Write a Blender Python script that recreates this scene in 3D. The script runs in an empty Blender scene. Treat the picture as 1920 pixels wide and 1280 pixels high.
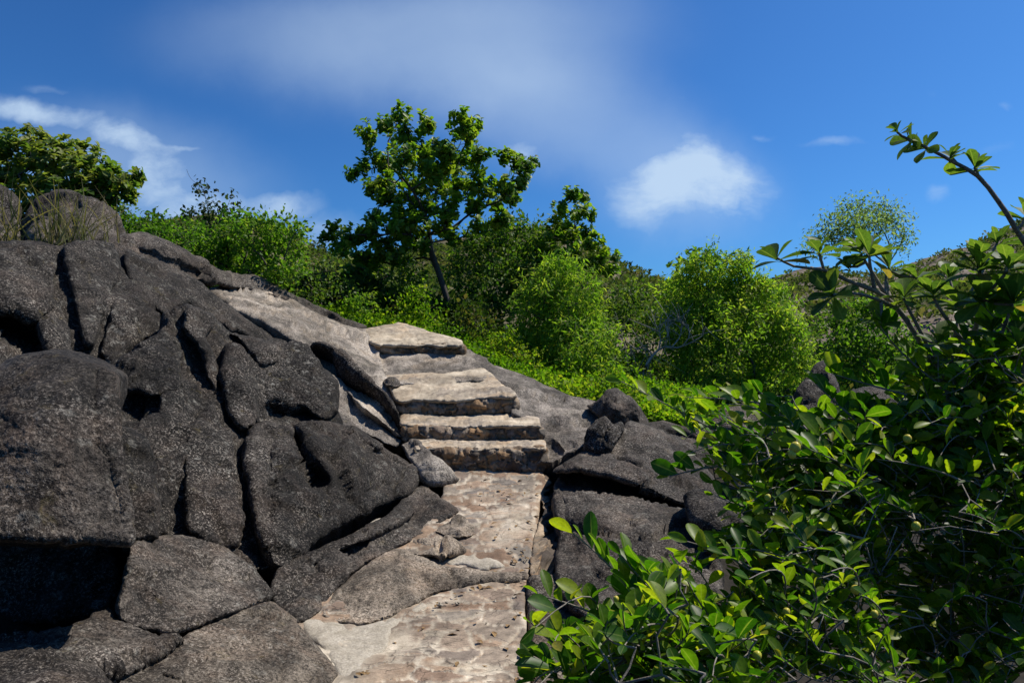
import bpy, math, random
import numpy as np
from mathutils import Vector, geometry as mgeo

# ------------------------------------------------------------------ camera, sky, sun, exposure
SC = bpy.context.scene
COL = SC.collection
FPX, CX, HY, EYE = 1340.0, 960.0, 700.0, 1.6      # focal length and horizon row in photo pixels, eye height
SUN_AZ, SUN_EL = math.radians(70), math.radians(57)   # azimuth measured from +Y towards +X

cam_data = bpy.data.cameras.new('camera')
cam = bpy.data.objects.new('camera', cam_data)
COL.objects.link(cam)
cam.location = (0, 0, EYE)
cam.rotation_euler = (math.pi / 2, 0, 0)
cam_data.sensor_width = 36
cam_data.lens = 36 * FPX / 1920
cam_data.shift_y = (HY - 640) / 1920
cam_data.clip_start = 0.05
cam_data.clip_end = 3000
SC.camera = cam

SC.view_settings.view_transform = 'Standard'
SC.view_settings.look = 'None'
SC.view_settings.exposure = 0.3
SC.view_settings.gamma = 1
SC.cycles.max_bounces = 6
SC.cycles.transparent_max_bounces = 4
SC.cycles.diffuse_bounces = 3
SC.cycles.glossy_bounces = 2
SC.cycles.transmission_bounces = 3

sun_d = bpy.data.lights.new('sun', 'SUN')
sun_d.energy = 5.0
sun_d.angle = math.radians(0.5)
sun_d.color = (1.0, 0.93, 0.82)
sun = bpy.data.objects.new('sun', sun_d)
COL.objects.link(sun)
to_sun = Vector((math.sin(SUN_AZ) * math.cos(SUN_EL), math.cos(SUN_AZ) * math.cos(SUN_EL), math.sin(SUN_EL)))
sun.rotation_euler = to_sun.to_track_quat('Z', 'Y').to_euler()
sun.location = to_sun * 50


class NT:
    """terse node-tree writer"""
    def __init__(s, tree):
        s.t = tree
        tree.nodes.clear()

    def n(s, typ, ins=None, **props):
        nd = s.t.nodes.new('ShaderNode' + typ)
        for k, v in props.items():
            setattr(nd, k, v)
        for k, v in (ins or {}).items():
            sock = nd.inputs[k]
            if isinstance(v, bpy.types.NodeSocket):
                s.t.links.new(v, sock)
            else:
                sock.default_value = v
        return nd

    def math(s, op, a, b=0.0, clamp=False):
        nd = s.n('Math', {0: a, 1: b}, operation=op)
        nd.use_clamp = clamp
        return nd.outputs[0]

    def ramp(s, fac, stops, interp='LINEAR'):
        nd = s.n('ValToRGB', {0: fac})
        cr = nd.color_ramp
        cr.interpolation = interp
        while len(cr.elements) < len(stops):
            cr.elements.new(0.5)
        for e, (p, c) in zip(cr.elements, stops):
            e.position = p
            e.color = (c, c, c, 1) if isinstance(c, (int, float)) else (*c, 1)
        return nd.outputs[0]

    def mix(s, fac, a, b, mode='MIX'):
        nd = s.n('Mix', data_type='RGBA', blend_type=mode)
        for i, v in ((0, fac), (6, a), (7, b)):
            if isinstance(v, bpy.types.NodeSocket):
                s.t.links.new(v, nd.inputs[i])
            elif i == 0:
                nd.inputs[i].default_value = v
            else:
                nd.inputs[i].default_value = (*v, 1)
        return nd.outputs[2]

    def noise(s, vec, scale, detail=4.0, rough=0.55, dist=0.0):
        return s.n('TexNoise', {'Vector': vec, 'Scale': scale, 'Detail': detail, 'Roughness': rough,
                                'Distortion': dist}).outputs[0]


def build_world():
    w = bpy.data.worlds.new('World')
    SC.world = w
    w.use_nodes = True
    T = NT(w.node_tree)
    sky = T.n('TexSky', sky_type='NISHITA')
    sky.sun_disc = False
    sky.sun_elevation = SUN_EL
    sky.sun_rotation = SUN_AZ
    sky.air_density = 1.0
    sky.dust_density = 0.9
    sky.ozone_density = 2.5
    # deep clean tropical blue
    blue = T.n('Gamma', {'Color': sky.outputs[0], 'Gamma': 1.25}).outputs[0]
    blue = T.mix(1.0, blue, SKY_TINT, 'MULTIPLY')
    vec = T.n('TexCoord').outputs['Generated']
    sep = T.n('SeparateXYZ', {0: vec})
    ymax = T.math('MAXIMUM', sep.outputs[1], 0.02)
    u = T.math('DIVIDE', sep.outputs[0], ymax)
    v = T.math('DIVIDE', sep.outputs[2], ymax)
    uv = T.n('CombineXYZ', {0: u, 1: v, 2: 0.0}).outputs[0]
    warp = T.n('TexNoise', {'Vector': uv, 'Scale': 5.0, 'Detail': 5.0, 'Roughness': 0.6}).outputs[1]
    wv = T.n('VectorMath', {0: warp, 1: (0.5, 0.5, 0.5)}, operation='SUBTRACT').outputs[0]
    wv = T.n('VectorMath', {0: wv, 'Scale': 0.085}, operation='SCALE').outputs[0]
    uvw = T.n('VectorMath', {0: uv, 1: wv}, operation='ADD').outputs[0]
    total = None
    for (px, py, rx, ry, rot, st) in CLOUDS:
        c = ((px - CX) / FPX, (HY - py) / FPX, 0.0)
        m = T.n('Mapping', {'Vector': uvw, 'Location': c, 'Rotation': (0, 0, math.radians(rot)),
                            'Scale': (rx / FPX, ry / FPX, 1.0)}, vector_type='TEXTURE').outputs[0]
        d = T.n('VectorMath', {0: m}, operation='LENGTH').outputs['Value']
        nd = T.n('MapRange', {'Value': d, 'From Min': 1.25, 'From Max': 0.0, 'To Min': 0.0, 'To Max': st},
                 interpolation_type='SMOOTHSTEP').outputs[0]
        total = nd if total is None else T.math('MAXIMUM', T.math('ADD', T.math('MULTIPLY', total, 1.0), T.math('MULTIPLY', nd, 0.25)), T.math('ADD', nd, T.math('MULTIPLY', total, 0.25)))
    veil = None
    for (px, py, rx, ry, rot, st) in VEIL:
        m = T.n('Mapping', {'Vector': uvw, 'Location': ((px - CX) / FPX, (HY - py) / FPX, 0.0), 'Rotation': (0, 0, math.radians(rot)),
                            'Scale': (rx / FPX, ry / FPX, 1.0)}, vector_type='TEXTURE').outputs[0]
        d = T.n('VectorMath', {0: m}, operation='LENGTH').outputs['Value']
        nd = T.n('MapRange', {'Value': d, 'From Min': 1.0, 'From Max': 0.0, 'To Min': 0.0, 'To Max': st}, interpolation_type='SMOOTHERSTEP').outputs[0]
        veil = nd if veil is None else T.math('ADD', veil, nd)
    st_uv = T.n('Mapping', {'Vector': uvw, 'Scale': (0.8, 1.6, 1.0)}).outputs[0]
    n1 = T.noise(st_uv, 10.0, 10.0, 0.62)
    n1 = T.math('MULTIPLY', T.math('SUBTRACT', n1, 0.5), 2.1)
    dens = T.math('MULTIPLY', total, T.math('ADD', 1.0, n1))
    dens = T.n('MapRange', {'Value': dens, 'From Min': 0.12, 'From Max': 1.05, 'To Min': 0.0, 'To Max': 0.84},
               interpolation_type='SMOOTHSTEP').outputs[0]
    soft = T.math('MULTIPLY', veil, T.math('ADD', 0.55, T.noise(st_uv, 3.0, 5.0, 0.5)))
    dens = T.math('MAXIMUM', dens, soft, clamp=True)
    skyc = T.mix(dens, blue, CLOUD_COL)
    bg = T.n('Background', {'Color': skyc, 'Strength': SKY_STRENGTH})
    out = T.n('OutputWorld', {0: bg.outputs[0]})


SKY_STRENGTH = 0.1
SKY_TINT = (0.19, 0.42, 0.64)
CLOUD_COL = (4.8, 6.1, 7.6)
# px, py, rx, ry, rot, strength
CLOUDS = [
    (1235, 355, 150, 110, 0, 0.8), (1290, 315, 110, 90, 0, 0.95), (1355, 360, 130, 100, 0, 0.9), (1240, 320, 55, 50, 0, 0.6),
    (1180, 400, 70, 50, 0, 0.4), (985, 285, 75, 62, 0, 0.6),
    (860, 120, 420, 90, 6, 0.34), (1060, 200, 240, 70, -10, 0.34),
    (60, 205, 220, 36, -8, 0.7), (240, 262, 130, 50, -18, 0.75), (300, 340, 120, 90, 0, 0.72), (380, 400, 170, 60, 0, 0.7), (90, 160, 90, 18, 0, 0.3),
    (520, 390, 110, 36, 0, 0.7), (590, 440, 130, 60, 0, 0.5), (360, 290, 80, 10, -5, 0.5),
    (1565, 272, 85, 15, 0, 0.42), (1440, 247, 50, 14, 0, 0.4), (1755, 370, 38, 30, 0, 0.4),
    (1270, 178, 45, 18, 0, 0.3), (1890, 205, 25, 14, 0, 0.3), (1860, 290, 70, 20, 0, 0.25), (1740, 190, 30, 16, 0, 0.2),
    (690, 195, 70, 22, 0, 0.25), (1500, 410, 40, 25, 0, .2),
]
VEIL = [(860, 70, 560, 220, 5, 0.40), (1060, 210, 380, 180, -10, 0.30), (520, 60, 380, 150, 0, 0.15), (1280, 350, 260, 170, 0, 0.3), (250, 330, 420, 190, -15, 0.3)]
build_world()

# ------------------------------------------------------------------ helpers
RNG = np.random.default_rng(11)


def P(px, py, Y):
    """point that stands Y metres ahead of the camera, given by its photo pixel"""
    return np.array(((px - CX) / FPX * Y, Y, EYE - (py - HY) / FPX * Y))


def PA(a):
    a = np.asarray(a, float)
    return np.stack(((a[:, 0] - CX) / FPX * a[:, 2], a[:, 2], EYE - (a[:, 1] - HY) / FPX * a[:, 2]), 1)


def _hash(ix, iy, iz, k):
    h = (ix.astype(np.int64) * 374761393 + iy.astype(np.int64) * 668265263 + iz.astype(np.int64) * 2147483647 + k * 1274126177)
    h = (h ^ (h >> 13)) * 1274126177
    h = h ^ (h >> 16)
    return (h & 0xffffff) / float(0xffffff)


def vnoise(p, seed=0):
    """smooth value noise in -1..1"""
    i = np.floor(p).astype(np.int64)
    f = p - i
    f = f * f * f * (f * (f * 6 - 15) + 10)
    r = 0
    for dx in (0, 1):
        for dy in (0, 1):
            for dz in (0, 1):
                w = (f[:, 0] if dx else 1 - f[:, 0]) * (f[:, 1] if dy else 1 - f[:, 1]) * (f[:, 2] if dz else 1 - f[:, 2])
                r = r + w * _hash(i[:, 0] + dx, i[:, 1] + dy, i[:, 2] + dz, seed)
    return r * 2 - 1


def fbm(p, octv=4, seed=0, gain=0.5, ridged=False):
    a, s, t = 1.0, 0.0, 0.0
    for o in range(octv):
        n = vnoise(p * 2.03 ** o + o * 17.3, seed + o)
        if ridged:
            n = 1 - 2 * np.abs(n)
        s = s + a * n
        t += a
        a *= gain
    return s / t


def worley(p, seed=0):
    """F1, F2 and the id of the nearest cell"""
    i = np.floor(p).astype(np.int64)
    f1 = np.full(len(p), 9.0)
    f2 = np.full(len(p), 9.0)
    cid = np.zeros(len(p))
    for dx in (-1, 0, 1):
        for dy in (-1, 0, 1):
            for dz in (-1, 0, 1):
                c = i + np.array((dx, dy, dz))
                q = np.stack([_hash(c[:, 0], c[:, 1], c[:, 2], seed + k) for k in (1, 2, 3)], 1)
                d = np.linalg.norm(c + 0.15 + 0.7 * q - p, axis=1)
                m = d < f1
                f2 = np.where(m, f1, np.minimum(f2, d))
                cid = np.where(m, _hash(c[:, 0], c[:, 1], c[:, 2], seed + 7), cid)
                f1 = np.where(m, d, f1)
    return f1, f2, cid


def facets(p, seed=0, tilt=0.5):
    """fractured rock: every cell is its own slightly tilted plane, so borders read as joints and steps"""
    i = np.floor(p).astype(np.int64)
    f1 = np.full(len(p), 9.0)
    f2 = np.full(len(p), 9.0)
    h = np.zeros(len(p))
    for dx in (-1, 0, 1):
        for dy in (-1, 0, 1):
            for dz in (-1, 0, 1):
                c = i + np.array((dx, dy, dz))
                q = np.stack([_hash(c[:, 0], c[:, 1], c[:, 2], seed + k) for k in (1, 2, 3)], 1)
                v = p - (c + q)
                d = np.linalg.norm(v, axis=1)
                gq = np.stack([_hash(c[:, 0], c[:, 1], c[:, 2], seed + k) for k in (4, 5, 6)], 1) * 2 - 1
                hh = (v * gq).sum(1) * tilt + (_hash(c[:, 0], c[:, 1], c[:, 2], seed + 9) - 0.5)
                m = d < f1
                f2 = np.where(m, f1, np.minimum(f2, d))
                h = np.where(m, hh, h)
                f1 = np.where(m, d, f1)
    crack = 1 - sstep(0.0, 0.07, f2 - f1)
    return h, crack


def sstep(a, b, x):
    t = np.clip((x - a) / (b - a), 0, 1)
    return t * t * (3 - 2 * t)


def raw_mesh(name, verts, faces, k, smooth=True):
    """faces: (n,k) index array, every face with k corners"""
    me = bpy.data.meshes.new(name)
    verts = np.asarray(verts, np.float32)
    faces = np.asarray(faces, np.int32)
    me.vertices.add(len(verts))
    me.vertices.foreach_set('co', verts.ravel())
    me.loops.add(faces.size)
    me.loops.foreach_set('vertex_index', faces.ravel())
    me.polygons.add(len(faces))
    me.polygons.foreach_set('loop_start', np.arange(0, faces.size, k, dtype=np.int32))
    me.polygons.foreach_set('loop_total', np.full(len(faces), k, np.int32))
    if smooth:
        me.polygons.foreach_set('use_smooth', np.ones(len(faces), bool))
    me.update(calc_edges=True)
    return me


def attr(me, name, vals):
    a = me.attributes.new(name, 'FLOAT', 'POINT')
    a.data.foreach_set('value', np.asarray(vals, np.float32))


def tag(o, label=None, cat=None, group=None, kind=None):
    if label: o['label'] = label
    if cat: o['category'] = cat
    if group: o['group'] = group
    if kind: o['kind'] = kind
    return o


def link(name, me, mat, parent=None, origin=None):
    o = bpy.data.objects.new(name, me)
    COL.objects.link(o)
    if mat is not None:
        me.materials.append(mat)
    if origin is not None:
        org = np.asarray(origin, float)
        n = len(me.vertices)
        co = np.empty(n * 3, np.float32)
        me.vertices.foreach_get('co', co)
        me.vertices.foreach_set('co', (co.reshape(-1, 3) - org.astype(np.float32)).ravel())
        o.location = org
    if parent is not None:
        o.parent = parent
        if origin is None:
            # vertices were given in world space: express them at the parent's base
            n = len(me.vertices)
            co = np.empty(n * 3, np.float32)
            me.vertices.foreach_get('co', co)
            off = np.array(parent['_w'], np.float32)
            me.vertices.foreach_set('co', (co.reshape(-1, 3) - off).ravel())
    me.update()
    return o


def empty(name, loc):
    o = bpy.data.objects.new(name, None)
    COL.objects.link(o)
    o.empty_display_size = 0.2
    o.location = loc
    o['_w'] = [float(v) for v in loc]
    return o


# ------------------------------------------------------------------ materials
def new_mat(name):
    m = bpy.data.materials.new(name)
    m.use_nodes = True
    return m, NT(m.node_tree)


def rock_mat(name, dark, mid, light, speck=0.5, stain=0.5, tint=(0.16, 0.1, 0.07), bump=0.8, grain=58.0, spec_col=(0.38, 0.335, 0.285)):
    """weathered granite: black lichen film, pale mineral grains, broad stains"""
    m, T = new_mat(name)
    pos = T.n('NewGeometry').outputs['Position']
    big = T.noise(pos, 0.9, 6, 0.62, 0.5)
    medium = T.noise(pos, 4.5, 7, 0.68, 0.2)
    fine = T.noise(pos, grain, 3, 0.75)
    fine2 = T.noise(pos, grain * 2.7, 2, 0.7)
    f = T.math('ADD', T.math('MULTIPLY', big, 0.5), T.math('MULTIPLY', medium, 0.5))
    base = T.ramp(f, [(0.38, dark), (0.5, mid), (0.62, light)])
    tn = T.ramp(T.noise(pos, 1.9, 6, 0.66, 0.8), [(0.48, 0.0), (0.66, 1.0)])
    base = T.mix(T.math('MULTIPLY', tn, stain), base, tint)
    # water streaks: black film drawn out down the rock
    st = T.n('Mapping', {'Vector': pos, 'Scale': (2.6, 1.6, 0.45)}).outputs[0]
    film = T.ramp(T.noise(st, 1.5, 6, 0.7, 0.7), [(0.44, 1.0), (0.60, 0.42)])
    base = T.mix(1.0, base, film, 'MULTIPLY')
    g = T.math('ADD', T.math('MULTIPLY', fine, 0.6), T.math('MULTIPLY', fine2, 0.4))
    pit = T.ramp(g, [(0.40, 0.13), (0.54, 1.05)])
    base = T.mix(1.0, base, pit, 'MULTIPLY')
    patch = T.math('MULTIPLY', T.ramp(T.noise(pos, 5.0, 6, 0.72), [(0.40, 0.25), (0.60, 1.0)]), T.ramp(T.noise(pos, 1.3, 4, 0.6), [(0.36, 0.35), (0.58, 1.0)]))
    sp = T.math('MULTIPLY', T.ramp(g, [(0.535, 0.0), (0.59, 1.0)]), T.math('MULTIPLY', patch, speck))
    base = T.mix(sp, base, spec_col)
    lmask = T.ramp(T.noise(pos, 1.6, 3, 0.6), [(0.45, 0.0), (0.62, 1.0)])
    lich = T.math('MULTIPLY', T.math('MULTIPLY', T.ramp(T.noise(pos, 15, 6, 0.78), [(0.565, 0.0), (0.63, 1.0)]), lmask), 0.75 * speck)
    base = T.mix(lich, base, (0.30, 0.285, 0.25))
    worn = T.ramp(T.noise(pos, 0.7, 5, 0.6, 0.6), [(0.35, 0.62), (0.62, 1.45)])
    base = T.mix(1.0, base, worn, 'MULTIPLY')
    rl = T.n('TexVoronoi', {'Vector': T.n('VectorMath', {0: pos, 1: T.n('VectorMath', {0: T.n('TexNoise', {'Vector': pos, 'Scale': 14.0, 'Detail': 4.0}).outputs[1], 'Scale': 0.12}, operation='SCALE').outputs[0]}, operation='ADD').outputs[0], 'Scale': 6.5}).outputs[0]
    ros = T.math('MULTIPLY', T.math('MULTIPLY', T.ramp(rl, [(0.16, 1.0), (0.27, 0.0)]), T.ramp(T.noise(pos, 2.1, 4, 0.6), [(0.47, 0.0), (0.58, 1.0)])), T.ramp(g, [(0.42, 0.1), (0.56, 0.6)]))
    base = T.mix(T.math('MULTIPLY', ros, speck), base, (0.25, 0.24, 0.21))
    ochre = T.math('MULTIPLY', T.ramp(T.noise(pos, 6.0, 6, 0.75, 0.5), [(0.60, 0.0), (0.70, 1.0)]), 0.35)
    base = T.mix(ochre, base, (0.13, 0.10, 0.035))
    mid_n = T.n('TexNoise', {'Vector': pos, 'Scale': 9.0, 'Detail': 7.0, 'Roughness': 0.68}).outputs[0]
    h = T.math('ADD', T.math('MULTIPLY', fine, 0.22), T.math('ADD', T.math('MULTIPLY', mid_n, 0.7), T.math('MULTIPLY', medium, 1.5)))
    bp = T.n('Bump', {'Strength': bump, 'Distance': 0.045, 'Height': h})
    bs = T.n('BsdfPrincipled', {'Base Color': base, 'Roughness': 0.85, 'Specular IOR Level': 0.2, 'Normal': bp.outputs[0]})
    T.n('OutputMaterial', {0: bs.outputs[0]})
    return m


def path_mat(name, stones, mortar, bump=0.5):
    """stones and mortar told apart by the mesh attributes the relief was built from"""
    m, T = new_mat(name)
    pos = T.n('NewGeometry').outputs['Position']
    sid = T.n('Attribute', attribute_name='stone').outputs['Fac']
    mor = T.n('Attribute', attribute_name='mortar').outputs['Fac']
    st = T.ramp(sid, [(i / (len(stones) - 1), c) for i, c in enumerate(stones)])
    var = T.noise(pos, 14, 6, 0.7)
    st = T.mix(1.0, st, T.ramp(var, [(0.3, 0.62), (0.7, 1.25)]), 'MULTIPLY')
    mo = T.mix(T.ramp(T.noise(pos, 3.5, 6, 0.65), [(0.4, 0.0), (0.6, 1.0)]), mortar[0], mortar[1])
    mfac = T.math('ADD', mor, T.math('MULTIPLY', T.math('SUBTRACT', T.noise(pos, 22, 5, 0.7), 0.5), 0.7), clamp=True)
    c = T.mix(mfac, st, mo)
    dirt = T.ramp(T.noise(pos, 2.2, 6, 0.68, 0.6), [(0.40, 1.06), (0.66, 0.55)])
    c = T.mix(1.0, c, dirt, 'MULTIPLY')
    fine = T.noise(pos, 120, 4, 0.75)
    c = T.mix(1.0, c, T.ramp(fine, [(0.3, 0.7), (0.6, 1.08)]), 'MULTIPLY')
    mp = T.n('Mapping', {'Vector': pos, 'Scale': (1.0, 1.6, 1.0)}).outputs[0]
    mpd = T.n('VectorMath', {0: mp, 1: T.n('VectorMath', {0: T.n('TexNoise', {'Vector': mp, 'Scale': 6.0, 'Detail': 5.0}).outputs[1], 'Scale': 0.16}, operation='SCALE').outputs[0]}, operation='ADD').outputs[0]
    crack = T.ramp(T.n('TexVoronoi', {'Vector': mpd, 'Scale': 5.5}, feature='DISTANCE_TO_EDGE').outputs[0], [(0.0, 0.35), (0.03, 1.0)])
    c = T.mix(T.ramp(T.noise(pos, 2.6, 4), [(0.42, 0.15), (0.56, 1.0)]), c, T.mix(1.0, c, crack, 'MULTIPLY'))
    h = T.math('ADD', T.math('MULTIPLY', var, 1.0), T.math('MULTIPLY', fine, 0.25))
    bp = T.n('Bump', {'Strength': bump, 'Distance': 0.015, 'Height': h})
    bs = T.n('BsdfPrincipled', {'Base Color': c, 'Roughness': 0.85, 'Specular IOR Level': 0.3, 'Normal': bp.outputs[0]})
    T.n('OutputMaterial', {0: bs.outputs[0]})
    return m


def leaf_mat(name, cols, trans=0.32, rough=0.42, tcol=(1.5, 1.6, 0.7), spec=0.4, near=False):
    m, T = new_mat(name)
    lv = T.n('Attribute', attribute_name='leaf_tone').outputs['Fac']
    c = T.ramp(lv, [(i / (len(cols) - 1), q) for i, q in enumerate(cols)])
    if near:
        mott = T.noise(T.n('NewGeometry').outputs['Position'], 90, 4, 0.65)
        c = T.mix(1.0, c, T.ramp(mott, [(0.35, 0.72), (0.65, 1.2)]), 'MULTIPLY')
        c = T.mix(T.ramp(T.n('Attribute', attribute_name='across').outputs['Fac'], [(0.0, 0.75), (0.13, 0.0)]), c, (0.20, 0.26, 0.07))
        c = T.mix(T.ramp(mott, [(0.66, 0.0), (0.74, 0.7)]), c, (0.12, 0.09, 0.03))
    tc = T.mix(1.0, c, tcol, 'MULTIPLY')
    bs = T.n('BsdfPrincipled', {'Base Color': c, 'Roughness': rough, 'Specular IOR Level': spec})
    tr = T.n('BsdfTranslucent', {'Color': tc})
    mx = T.n('MixShader', {0: trans, 1: bs.outputs[0], 2: tr.outputs[0]})
    T.n('OutputMaterial', {0: mx.outputs[0]})
    return m


def bark_mat(name, a, b, scale=30):
    m, T = new_mat(name)
    pos = T.n('NewGeometry').outputs['Position']
    n = T.noise(pos, scale, 5, 0.7)
    c = T.ramp(n, [(0.35, a), (0.65, b)])
    bp = T.n('Bump', {'Strength': 0.5, 'Distance': 0.01, 'Height': n})
    bs = T.n('BsdfPrincipled', {'Base Color': c, 'Roughness': 0.85, 'Normal': bp.outputs[0]})
    T.n('OutputMaterial', {0: bs.outputs[0]})
    return m


def plain_mat(name, stops, scale, rough=0.9, bump=0.4):
    m, T = new_mat(name)
    pos = T.n('NewGeometry').outputs['Position']
    n = T.noise(pos, scale, 8, 0.65, 0.3)
    c = T.ramp(n, stops)
    c = T.mix(1.0, c, T.ramp(T.noise(pos, scale * 9, 5, 0.7), [(0.3, 0.6), (0.65, 1.2)]), 'MULTIPLY')
    bp = T.n('Bump', {'Strength': bump, 'Distance': 0.1, 'Height': n})
    bs = T.n('BsdfPrincipled', {'Base Color': c, 'Roughness': rough, 'Specular IOR Level': 0.2, 'Normal': bp.outputs[0]})
    T.n('OutputMaterial', {0: bs.outputs[0]})
    return m


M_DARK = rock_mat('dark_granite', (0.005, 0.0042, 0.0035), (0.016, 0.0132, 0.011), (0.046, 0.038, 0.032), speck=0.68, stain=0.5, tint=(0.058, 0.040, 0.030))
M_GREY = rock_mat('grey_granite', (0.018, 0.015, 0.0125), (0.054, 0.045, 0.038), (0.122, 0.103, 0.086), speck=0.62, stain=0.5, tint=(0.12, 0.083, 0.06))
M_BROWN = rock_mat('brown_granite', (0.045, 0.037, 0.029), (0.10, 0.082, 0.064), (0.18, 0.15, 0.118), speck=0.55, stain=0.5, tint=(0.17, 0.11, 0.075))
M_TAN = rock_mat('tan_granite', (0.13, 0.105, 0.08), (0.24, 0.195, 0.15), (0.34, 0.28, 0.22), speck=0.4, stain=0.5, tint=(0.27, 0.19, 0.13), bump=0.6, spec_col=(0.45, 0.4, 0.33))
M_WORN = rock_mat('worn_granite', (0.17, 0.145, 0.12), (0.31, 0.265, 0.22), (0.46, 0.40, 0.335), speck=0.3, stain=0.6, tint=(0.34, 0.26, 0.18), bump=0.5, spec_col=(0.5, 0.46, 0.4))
M_SLOPE = rock_mat('slope_granite', (0.075, 0.065, 0.055), (0.185, 0.16, 0.138), (0.34, 0.30, 0.255), speck=0.4, stain=0.4, tint=(0.17, 0.135, 0.105), bump=0.55)
M_PATH = path_mat('stone_path', [(0.22, 0.135, 0.085), (0.33, 0.23, 0.155), (0.25, 0.215, 0.175), (0.36, 0.245, 0.16), (0.17, 0.145, 0.125), (0.28, 0.175, 0.11)],
                  ((0.40, 0.335, 0.25), (0.60, 0.52, 0.41)))
M_TREAD = path_mat('tread_mortar', [(0.40, 0.28, 0.18), (0.50, 0.39, 0.27), (0.30, 0.25, 0.2), (0.44, 0.36, 0.27)], ((0.36, 0.285, 0.20), (0.54, 0.455, 0.34)))
M_RISER = path_mat('rubble_riser', [(0.08, 0.06, 0.05), (0.40, 0.25, 0.12), (0.20, 0.165, 0.14), (0.48, 0.36, 0.24), (0.12, 0.105, 0.09), (0.42, 0.25, 0.12), (0.06, 0.05, 0.042)],
                   ((0.12, 0.095, 0.07), (0.27, 0.21, 0.15)), bump=1.0)
M_SAND = plain_mat('sand', [(0.3, (0.27, 0.235, 0.18)), (0.7, (0.45, 0.40, 0.33))], 9)
M_SOIL = plain_mat('soil', [(0.3, (0.010, 0.008, 0.006)), (0.7, (0.03, 0.024, 0.016))], 6)
M_HILL = plain_mat('hill_grass', [(0.3, (0.05, 0.06, 0.022)), (0.5, (0.11, 0.092, 0.048)), (0.7, (0.17, 0.13, 0.085))], 0.35)
M_HILL2 = plain_mat('rocky_hill', [(0.3, (0.06, 0.05, 0.03)), (0.5, (0.13, 0.10, 0.075)), (0.7, (0.21, 0.17, 0.145))], 0.4)
M_LITTER = plain_mat('dry_leaf', [(0.3, (0.14, 0.08, 0.035)), (0.7, (0.32, 0.21, 0.10))], 25)
M_BARK = bark_mat('dark_bark', (0.025, 0.02, 0.016), (0.07, 0.058, 0.048))
M_TWIG = bark_mat('grey_twig', (0.10, 0.085, 0.07), (0.24, 0.21, 0.18), 60)
M_DEAD = bark_mat('dead_wood', (0.16, 0.145, 0.13), (0.32, 0.30, 0.27), 60)
M_FRUIT = plain_mat('fruit_skin', [(0.35, (0.36, 0.38, 0.05)), (0.65, (0.62, 0.45, 0.08))], 30, 0.35, 0.05)
G = lambda *a: a
L_TREE = leaf_mat('tree_leaf', [(0.0297, 0.0810, 0.0081), (0.0675, 0.1485, 0.0135), (0.1215, 0.2295, 0.0189), (0.2295, 0.2970, 0.0297)], 0.52, 0.5, spec=0.45)
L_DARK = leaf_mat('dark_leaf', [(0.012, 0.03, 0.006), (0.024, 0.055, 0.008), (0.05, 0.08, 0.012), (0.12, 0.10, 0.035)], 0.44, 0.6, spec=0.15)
L_BUSH = leaf_mat('bush_leaf', [(0.0385, 0.1100, 0.0110), (0.0715, 0.1650, 0.0143), (0.1155, 0.2200, 0.0198), (0.2090, 0.2750, 0.0385)], 0.56, 0.5, spec=0.2)
L_OLIVE = leaf_mat('olive_leaf', [(0.0325, 0.0813, 0.0150), (0.0625, 0.1250, 0.0200), (0.1063, 0.1750, 0.0275), (0.1875, 0.2125, 0.0500)], 0.52, 0.5, spec=0.25)
L_LIME = leaf_mat('lime_leaf', [(0.05, 0.13, 0.008), (0.10, 0.21, 0.010), (0.17, 0.27, 0.014), (0.30, 0.32, 0.03)], 0.56, 0.6, spec=0.15)
L_FEATHER = leaf_mat('feather_leaf', [(0.0616, 0.1568, 0.0157), (0.1120, 0.2240, 0.0202), (0.1792, 0.3024, 0.0269), (0.3136, 0.3584, 0.0560)], 0.58, 0.6, spec=0.2)
L_PALE = leaf_mat('pale_leaf', [(0.0900, 0.1650, 0.0675), (0.1500, 0.2325, 0.0900), (0.2550, 0.3000, 0.1275)], 0.59, 0.6, spec=0.1)
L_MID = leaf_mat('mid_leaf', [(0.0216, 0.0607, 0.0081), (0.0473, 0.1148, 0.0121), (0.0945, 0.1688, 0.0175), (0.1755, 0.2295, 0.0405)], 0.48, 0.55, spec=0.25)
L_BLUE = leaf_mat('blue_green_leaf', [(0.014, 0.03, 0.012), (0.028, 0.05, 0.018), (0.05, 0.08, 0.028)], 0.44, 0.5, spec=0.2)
L_NEAR = leaf_mat('glossy_leaf', [(0.012, 0.050, 0.004), (0.028, 0.09, 0.006), (0.06, 0.14, 0.008), (0.12, 0.20, 0.010), (0.24, 0.30, 0.016), (0.30, 0.26, 0.04)], 0.56, 0.42, (1.8, 1.9, 0.5), 0.3, True)
L_ROSETTE = leaf_mat('rosette_leaf', [(0.03, 0.065, 0.018), (0.05, 0.10, 0.022), (0.075, 0.14, 0.026), (0.11, 0.18, 0.028), (0.22, 0.17, 0.05)], 0.52, 0.5, (1.6, 1.6, 0.6), 0.25, True)
L_GRASS = leaf_mat('grass_blade', [(0.07, 0.085, 0.03), (0.12, 0.115, 0.05), (0.21, 0.17, 0.09)], 0.44, 0.6, spec=0.1)
L_SCRUB = leaf_mat('scrub_leaf', [(0.035, 0.06, 0.018), (0.055, 0.085, 0.024), (0.085, 0.11, 0.034), (0.15, 0.13, 0.06)], 0.39, 0.8, spec=0.05)


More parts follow.
